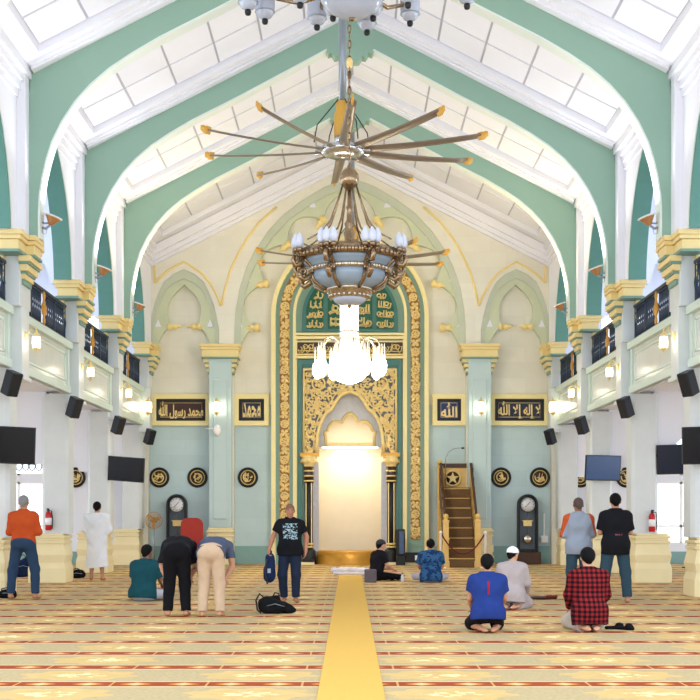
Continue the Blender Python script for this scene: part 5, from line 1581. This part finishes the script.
def hand(F, wr, d, n, side, curl=.5, s=1.0):
    """palm, four unequal jointed fingers and a thumb leaving the side of the palm; n is the palm's facing"""
    d = unit(d); n = unit(n - d * np.dot(n, d)); x = np.cross(d, n) * side    # x points to the thumb side
    kn = wr + d * .085 * s
    F.cap(wr, wr + d * .03 * s, .026 * s, .026 * s, .02)
    for u in (-.026, -.009, .009, .026): F.cap(wr + d * .025 * s + x * u * .7 * s, kn + x * u * s, .0155 * s, .0135 * s, .012)
    for u, L_ in ((.028, .068), (.0095, .078), (-.0095, .072), (-.028, .056)):
        a = kn + x * u * s; c1 = curl * .7; c2 = curl * 1.7
        b = a + (d * math.cos(c1) + n * math.sin(c1)) * L_ * .55 * s
        c = b + (d * math.cos(c2) + n * math.sin(c2)) * L_ * .48 * s
        F.cap(a, b, .0095 * s, .0088 * s, .003); F.cap(b, c, .0088 * s, .0078 * s, .003)
    a = wr + d * .022 * s + x * .026 * s; b = a + (d * .6 + x * .7 + n * .25) * .042 * s; c = b + (d * .85 + x * .1 + n * .4) * .036 * s
    F.cap(a, b, .014 * s, .011 * s, .008); F.cap(b, c, .0105 * s, .009 * s, .003)

def person(label, loc, rz, J, skin='skin', scale=1.0, shirt=None, sleeve=.55, hem=.14, trousers=None, leg_end=.95, hair='hair', hairline=(.35, -.9, .02), robe=None, cap=None,
           face=False, h=.0105, loose=.0, curl=.5, belly=0.0, build=1.0, hair_t=.014, collar=None):
    t = thing('person', label, 'person', loc, rz)
    t.scale = (scale,) * 3
    B = Field(h)
    rt = unit(J['sh_r'] - J['sh_l']); sp = unit(J['chest'] - J['pelvis']); fw = unit(np.cross(UP if abs(sp[2]) > .5 else sp, rt)); fw = unit(np.cross(sp, rt))
    p, c, nk = J['pelvis'], J['chest'], J['neck']
    # body: one surface
    def torso(F, e, kk=.06):
        for q in (-1, 1):
            F.cap(p + rt * q * .07 * build, lerp(p, c, .5) + rt * q * .062 * build, .105 + e, .095 + e, kk, sq=(fw, 1.12))
            F.cap(lerp(p, c, .5) + rt * q * .062 * build, c + rt * q * .075 * build, .095 + e, .115 + e, kk, sq=(fw, 1.12))
        top_ = lerp(c, nk, .62)
        F.cap(c + rt * .07, J['sh_r'] - rt * .03, .10 + e, .062 + e, kk); F.cap(c - rt * .07, J['sh_l'] + rt * .03, .10 + e, .062 + e, kk)
        F.cap(J['sh_l'] + rt * .03 - sp * .02, J['sh_r'] - rt * .03 - sp * .02, .052 + e, .052 + e, kk)
        F.cap(J['sh_l'] + rt * .07, lerp(c, nk, .93), .050 + e, .048 + e, kk); F.cap(J['sh_r'] - rt * .07, lerp(c, nk, .93), .050 + e, .048 + e, kk)
        if belly: F.ell(lerp(p, c, .3) + fw * (.05 + belly), (.15 + e, .10 + e, .15), .08, np.stack([rt, fw, sp], 1))
    torso(B, -.012)
    B.cap(lerp(c, nk, .8), lerp(nk, J['head'], .45), .060, .052, .03)
    R = frame_from(J['hf']); H = J['head']
    def hp(x, y, z): return H + R @ V(x, y, z)
    B.ell(hp(0, -.008, .025), (.076, .096, .088), .02, R)
    B.ell(hp(0, .028, -.035), (.060, .066, .075), .03, R)
    B.cap(hp(0, .06, -.085), hp(0, .052, -.095), .026, .030, .03)            # chin
    B.cap(hp(0, .090, .008), hp(0, .107, -.024), .0105, .0155, .012)        # nose
    B.cap(hp(-.035, .083, .022), hp(.035, .083, .022), .011, .011, .02)     # brow
    for q in (-1, 1): B.ell(hp(q * .079, -.004, -.008), (.011, .022, .033), .008, R)
    for s_, q in (('l', -1), ('r', 1)):
        sh, el, wr = J['sh_' + s_], J['el_' + s_], J['wr_' + s_]
        B.cap(sh, el, .050, .040, .03); B.cap(el, lerp(el, wr, .35), .040, .041, .02); B.cap(lerp(el, wr, .35), wr, .041, .027, .02)
        hand(B, wr, J['hd_' + s_], J['hn_' + s_], -q, J.get('curl_' + s_, curl))
        hi, kn, an, to = J['hip_' + s_], J['kn_' + s_], J['an_' + s_], J['to_' + s_]
        B.cap(hi, kn, .080, .054, .04); B.cap(kn, lerp(kn, an, .35), .054, .055, .03); B.cap(lerp(kn, an, .35), an, .055, .034, .03)
        ft = unit(to - an); heel = an - V(ft[0], ft[1], 0) * .035 + V(0, 0, -.035 if an[2] > .07 else 0)
        B.cap(an, heel, .036, .034, .02); B.cap(heel, lerp(heel, to, .75), .036, .034, .02, sq=(UP, 1.15)); B.cap(lerp(heel, to, .7), to, .037, .024, .02, sq=(UP, 1.3))
    B.build('body', skin, t)
    # hair or cap
    if hair:
        Q = Field(.009); Q.ell(hp(0, -.010, .028), (.076 + hair_t, .096 + hair_t, .088 + hair_t), .02, R)
        Q.cap(hp(0, -.07, -.02), hp(0, -.062, -.055), .045, .036, .03)
        a, b, o = hairline
        Q.cut(hp(0, 0, .0) + R @ (V(0, -b, a) * -o) , -(R @ V(0, b, a)))
        for q in (-1, 1): Q.cut(hp(0, -.01, -.065), R @ V(0, .35, -1))
        Q.build('hair', hair, t)
    if cap:
        Q = Field(.009); Q.ell(hp(0, -.010, .035), (.095, .115, .100), .02, R); Q.cut(hp(0, 0, .025), R @ V(0, .12, -1)); Q.build('cap', cap, t)
        if cap == 'cap_black':
            pass
    if face:
        for q in (-1, 1):
            e = MB(); e.ell(tuple(hp(q * .031, .084, .006)), (.0135, .007, .0075), 10, Matrix(R.tolist())); eo = e.build('eye', 'eye_white', t)
            e = MB(); e.ell(tuple(hp(q * .031, .0895, .006)), (.006, .004, .0065), 8, Matrix(R.tolist())); e.build('iris', 'iris', eo)
            e = MB(); e.tube([tuple(hp(q * .014, .096, .021)), tuple(hp(q * .033, .094, .027)), tuple(hp(q * .052, .082, .020))], .0042, 5); e.build('eyebrow', 'hair', t)
        e = MB(); e.tube([tuple(hp(-.024, .083, -.055)), tuple(hp(-.008, .092, -.053)), tuple(hp(.008, .092, -.053)), tuple(hp(.024, .083, -.055))], [.003, .006, .006, .003], 6); e.build('mouth', 'lip', t)
    # shirt
    if shirt:
        F = Field(h); F.fold = .0035
        torso(F, .012 + loose)
        if hem:
            hr = .12 if hem < .085 else .138
            if hem > .085:
                F.ell(p - fw * .045, (.195, .165, .165), .06, np.stack([rt, fw, sp], 1))
                for s_ in 'lr': F.ell(J['hip_' + s_] - fw * .05, (.108, .113, .122), .05)
            for q in (-1, 1): F.cap(p + rt * q * .07, p + rt * q * .068 - sp * hem, hr + loose, hr + .006 + loose, .05, True)
        for s_, q in (('l', -1), ('r', 1)):
            sh, el, wr = J['sh_' + s_], J['el_' + s_], J['wr_' + s_]
            if sleeve <= 1: F.cap(sh, lerp(sh, el, sleeve), .060 + loose, .064 + loose, .04, True)
            else:
                F.cap(sh, el, .060 + loose, .056 + loose, .04); F.cap(el, lerp(el, wr, sleeve - 1), .056 + loose, .044 + loose, .03, True)
        F.cut(nk + unit(nk - c) * .030, unit(nk - c) if collar is None else V(*collar))
        if hem: F.cut(p - sp * (hem - .002), -sp); F.cut(V(0, 0, .012), -UP)
        F.build('shirt', shirt, t)
    if trousers:
        F = Field(h); F.fold = .0035
        F.ell(p - fw * .02, (.172, .138, .135), .05, np.stack([rt, fw, sp], 1))
        for s_ in 'lr':
            hi, kn, an = J['hip_' + s_], J['kn_' + s_], J['an_' + s_]
            F.ell(hi - fw * .05, (.085, .09, .10), .05)
            F.cap(hi, kn, .098 + loose, .074 + loose, .05)
            F.cap(kn, lerp(kn, an, leg_end), .074 + loose, .060 + loose, .03, True)
        F.cut(p + sp * .075, sp)
        F.build('trousers', trousers, t)
    if robe:
        F = Field(.012); F.fold = .006
        torso(F, .035, .08)
        F.cap(c, p, .17, .18, .08, sq=(fw, 1.2)); F.cap(p, V(p[0], p[1], .27), .19, .25, .08, True, sq=(fw, 1.15))
        for s_, q in (('l', -1), ('r', 1)):
            sh, el, wr = J['sh_' + s_], J['el_' + s_], J['wr_' + s_]
            F.cap(sh, el, .085, .085, .06); F.cap(el, lerp(el, wr, .85), .085, .08, .05, True)
        F.cut(nk + UP * .02, unit(nk - c)); F.cut(V(0, 0, .28), V(.10, 0, -1)); F.build('robe', robe, t)
        F = Field(.012); F.fold = .007     # cloth draped round the shoulders
        F.cap(J['sh_l'] + V(0, 0, .01), lerp(J['sh_l'], p, .75), .105, .14, .08); F.cap(J['sh_r'] + V(0, 0, .01), lerp(J['sh_r'], p, .55), .10, .13, .08); F.cap(J['sh_l'], J['sh_r'], .085, .085, .06)
        F.cut(nk + UP * .0, unit(nk - c)); F.build('shawl', robe, t)
    return t
def ground(x, y): # floor point seen at a photo pixel
    Y = FPX * CAMZ / (y - PY); return ((x - PX) * Y / FPX, Y, 0)

# 1 the man in orange, far left
J = folded(stand(.175)); g_ = ground(23.5, 599)
person('man in orange shirt and blue jeans standing with folded arms, seen from behind', g_, -.03, J, 'skin', 1.03, 'orange', 1.95, .06, 'denim', .98, 'hair_grey', (.55, -.75, .01), loose=.006, hair_t=.008)
# 2 the man in white
J = folded(stand(.09)); J['hf'] = V(.1, 1, -.1); g_ = ground(97, 580.5)
person('barefoot man in white robe standing by the third left column, seen from behind', g_, .05, J, 'skin', 1.0, robe='white_robe', hair='hair')
# 3 the man in teal sitting
J = crossed(); J['hf'] = V(.1, 1, -.25); g_ = ground(143, 601)
person('man in teal shirt sitting on the carpet left of the bowing men', g_, -.35, J, 'skin_dark', 1.05, 'teal_shirt', .8, .09, 'grey_cloth', 1.0, 'hair', loose=.018)
# 4, 5 two men bowing
def bow():
    J = stand(.10)
    J.update(pelvis=V(0, -.06, .92), chest=V(0, .24, 1.02), neck=V(0, .45, 1.03), head=V(0, .59, .99), hf=V(0, .25, -1), sh_l=V(-.185, .40, 1.01), sh_r=V(.185, .40, 1.01), hip_l=V(-.095, -.04, .90), hip_r=V(.095, -.04, .90),
             el_l=V(-.25, .36, .72), el_r=V(.25, .36, .72), wr_l=V(-.17, .17, .54), wr_r=V(.17, .17, .54), hd_l=V(.1, -.2, -1), hd_r=V(-.1, -.2, -1), hn_l=V(0, -1, 0), hn_r=V(0, -1, 0))
    return J
g_ = ground(177, 616.5)
J = bow()
person('man in black shirt and black trousers bowing, seen from behind', g_, .06, J, 'skin', .97, 'black_cloth', .9, .05, 'shorts_black', 1.0, 'hair', loose=.012)
g_ = ground(211.5, 617)
J = bow()
person('man in slate blue shirt and khaki trousers bowing, seen from behind', g_, -.05, J, 'skin', .965, 'slate_shirt', .6, .05, 'khaki', 1.0, 'hair', loose=.010)
# 6 the man facing us with a bag
J = stand(.10)
J.update(el_l=V(-.29, -.03, 1.13), wr_l=V(-.27, .08, .90), hd_l=V(.1, .15, -1), hn_l=V(1, 0, 0), el_r=V(.29, -.02, 1.14), wr_r=V(.36, .10, .92), hd_r=V(.1, .1, -1), hn_r=V(-1, 0, 0), curl_r=1.2,
         kn_l=V(-.10, .06, .48), an_l=V(-.10, .02, .085), to_l=V(-.14, .20, .03), kn_r=V(.13, .01, .48), an_r=V(.10, -.10, .085), to_r=V(.16, .08, .03), hf=V(-.06, 1, -.12))
g6 = ground(290, 602.5)
person('man in black printed tee shirt and jeans walking toward the viewer carrying a backpack', g6, PI + .08, J, 'skin_tan', .94, 'printed_tee', .62, .12, 'navy_denim', .97, 'hair_shaved', (.80, -.45, .015), face=True, belly=.02, loose=.008, h=.0095, hair_t=.0025)
# 7 sitting man with cap, turned right
J = crossed(); J['hf'] = V(.15, 1, -.1)
J.update(kn_r=V(.36, .40, .13), an_r=V(.05, .52, .07), to_r=V(-.08, .58, .05))
M['cap_black'] = mat('grey_black_cap_cloth', rgb(48, 50, 54), .9)
g_ = ground(376, 580.5)
person('man in black shirt and dark cap sitting on the carpet, turned toward the right', g_, -1.05, J, 'skin_light', 1.0, 'black_cloth', .75, .0, 'shorts_black', 1.0, 'hair', (.5, -.8, .01), cap='cap_black', loose=.012)
# 8 sitting man in patterned blue
J = crossed(); g_ = ground(431, 582.5)
person('man in blue patterned shirt sitting on the carpet before the pulpit, seen from behind', g_, .0, J, 'skin', 1.03, 'batik', .75, .11, 'grey_cloth', 1.0, 'hair', loose=.02)
# 9 kneeling man in royal blue
J = heels(); J['hf'] = V(.05, 1, -.1); g_ = ground(488, 632.5)
person('man in royal blue polo shirt with red back stripe kneeling on his heels', (g_[0], g_[1] + .02, 0), .0, J, 'skin', .93, 'polo', .62, .09, 'shorts_black', .35, 'hair', loose=.014)
# 10 man in grey with white cap
J = heels(); J['hf'] = V(.55, 1, -.2); g_ = ground(512, 609.5)
person('man in grey long sleeved shirt and white skullcap kneeling beside the blue polo man', (g_[0], g_[1] + .03, 0), -.35, J, 'skin_light', .92, 'kurta_grey', 1.9, .14, 'kurta_grey', 1.0, 'hair', (.5, -.8, .01), cap='white_cap', loose=.02)
# 11, 12 two standing men on the right
J = folded(stand(.11)); J['hf'] = V(-.05, 1, -.2); g_ = ground(578.5, 601.5)
person('man in grey shirt with orange sleeves standing with folded arms, seen from behind', g_, .03, J, 'skin_dark', 1.0, 'raglan', 1.75, .15, 'teal_jean', .98, 'hair_short', (.5, -.8, .01), loose=.008, hair_t=.007)
J = folded(stand(.15)); J['hf'] = V(0, 1, -.12); g_ = ground(615.5, 603)
person('man in black tee shirt and blue jeans standing with folded arms on the right', g_, 0, J, 'skin', 1.035, 'back_print', .85, .17, 'teal_jean', .97, 'hair', loose=.012, hair_t=.016)
# 13 kneeling man in plaid
J = heels(); g_ = ground(589.5, 631.5)
J['hf'] = V(-.05, 1, -.15)
person('man in red and black plaid shirt kneeling on his heels at the right', (g_[0], g_[1] + .03, 0), .03, J, 'skin_light', 1.0, 'plaid', 1.9, .17, 'pale_trouser', 1.0, 'hair', loose=.012, hair_t=.018)

# ------------------------------------------------------------------ bags and things on the carpet
def bag(label, g, rz, dims, col, handles=True, name='bag', cat='bag'):
    t = thing(name, label, cat, g, rz)
    a, b, c = dims
    F = Field(.012); F.fold = .006
    F.cap((-a * .3, 0, c * .42), (a * .3, 0, c * .38), c * .42, c * .36, .06, sq=(V(0, 1, 0), c / b)); F.ell((a * .1, 0, c * .55), (a * .3, b * .4, c * .42), .06); F.ell((-a * .25, -.02, c * .3), (a * .25, b * .5, c * .3), .06)
    F.cut((0, 0, .0), (0, 0, -1)); F.build('body', col, t)
    k = MB()
    k.tube([(-a * .3, -b * .3, c * .6), (-a * .25, -b * .35, c * 1.0), (0, -b * .3, c * 1.12), (a * .2, -b * .3, c * .9), (a * .3, -b * .35, c * .4)], .012, 6); k.build('strap', 'black', t)
    k = MB(); k.tube([(-a * .32, -b * .42, c * .5), (0, -b * .5, c * .58), (a * .3, -b * .44, c * .5)], .006, 5); k.build('zip', 'steel', t)
    return t
cloth('bag_black', (22, 23, 26)); cloth('bag_grey', (104, 96, 104)); cloth('bag_navy', (30, 44, 78))
g_ = ground(276, 613.5)
t = thing('backpack', 'black backpack lying on the carpet at the feet of the walking man', 'backpack', g_, .12)
F = Field(.011); F.fold = .006
F.cap((-.14, 0, .12), (.16, .02, .08), .125, .075, .06); F.ell((-.02, -.07, .10), (.15, .08, .09), .05); F.ell((.20, .0, .05), (.10, .10, .05), .05); F.cap((-.10, .03, .20), (.02, .04, .22), .05, .04, .05)
F.cut((0, 0, 0), (0, 0, -1)); F.build('body', 'bag_black', t)
MB().tube([(-.16, -.03, .22), (-.24, -.05, .29), (-.29, -.05, .20), (-.27, -.04, .06), (-.22, -.06, .015)], .014, 6).build('strap', 'black', t)
MB().tube([(-.04, .0, .25), (-.02, .0, .30), (.04, .0, .29), (.05, .0, .22)], .012, 6).build('carry_loop', 'black', t)
MB().tube([(-.14, -.13, .12), (-.02, -.155, .15), (.11, -.13, .11)], .005, 5).build('zip', 'steel', t)
# the backpack carried in the hand
t = thing('backpack', 'dark navy backpack hanging from the hand of the man in the printed tee', 'backpack', (g6[0] - .325, g6[1] - .10, .37), .3)
F = Field(.012); F.fold = .005; F.cap((0, 0, .06), (.01, 0, .36), .10, .075, .05, sq=(V(0, 1, 0), 1.4)); F.ell((-.02, -.04, .14), (.08, .07, .12), .05); F.build('body', 'bag_navy', t)
MB().tube([(0, 0, .40), (-.02, 0, .46), (.0, 0, .50), (.03, 0, .46), (.02, 0, .40)], .012, 6).build('carry_loop', 'black', t)
MB().tube([(-.05, -.06, .34), (-.09, -.08, .2), (-.07, -.07, .02), (-.05, -.06, -.06)], .014, 6).build('strap', 'black', t)
MB().box(-.06, -.01, -.115, -.10, .12, .19).build('reflective_patch', 'steel', t)
bag('black bag on the floor against the left column base', ground(77, 578), .2, (.38, .22, .20), 'bag_black')
bag('dark blue bag on the floor behind the legs of the man in orange', ground(24, 577), .1, (.42, .26, .46), 'bag_navy')
bag('small black bag on the carpet at the left foot of the man in orange', ground(8, 598), -.2, (.32, .2, .16), 'bag_black')
t = thing('shoulder_bag', 'grey brown shoulder bag upright behind the sitting man in the dark cap', 'bag', ground(370.5, 582.5), .1)
MB().box(-.125, .125, -.06, .06, 0, .28).build('body', 'bag_grey', t, bevel=.025)
MB().box(-.10, .10, -.075, -.055, .12, .25).build('flap', 'bag_grey', t, bevel=.01)
t = thing('water_bottle', 'small clear bottle with dark cap beside the seated man in the dark cap', 'bottle', ground(402.5, 582), 0)
M['bottle_clear'] = mat('pale_bottle_plastic', rgb(206, 220, 228), .15)
MB().lathe([(0, 0), (.034, 0), (.035, .02), (.035, .12), (.016, .16), (.014, .17), (0, .17)], n=14).build('bottle', 'bottle_clear', t); MB().lathe([(0, .168), (.018, .168), (.018, .20), (0, .20)], n=12).build('cap', 'black', t)
# folded sash and a dark cap on the carpet
t = thing('prayer_mat', 'thin dark rolled mat lying on the carpet right of the white capped man', 'mat', ground(542, 599.5), .05)
k = MB(); k.tube([(-.26, 0, .03), (-.1, .01, .032), (.1, -.01, .03), (.24, 0, .035)], [.02, .028, .03, .034], 8); k.build('roll', 'wood_dark', t); k = MB(); k.tube([(.06, -.03, .045), (.16, -.035, .05), (.25, -.03, .05)], .022, 7); k.build('tassel', 'rope_red', t)
t = thing('slippers', 'pair of small black sandals on the carpet right of the plaid shirt man', 'sandals', ground(619.5, 629.5), -.2)
for q, (x, y, r) in enumerate(((-.05, .03, .2), (.07, -.03, -.5))):
    F = Field(.008); F.cap((x - .10 * math.cos(r), y - .10 * math.sin(r), .02), (x + .08 * math.cos(r), y + .08 * math.sin(r), .02), .036, .042, .02, sq=(UP, 1.6)); F.ell((x + .05 * math.cos(r), y + .05 * math.sin(r), .05), (.05, .042, .035), .03); F.cut((0, 0, 0), (0, 0, -1))
    F.build('sandal', 'bag_black', t)
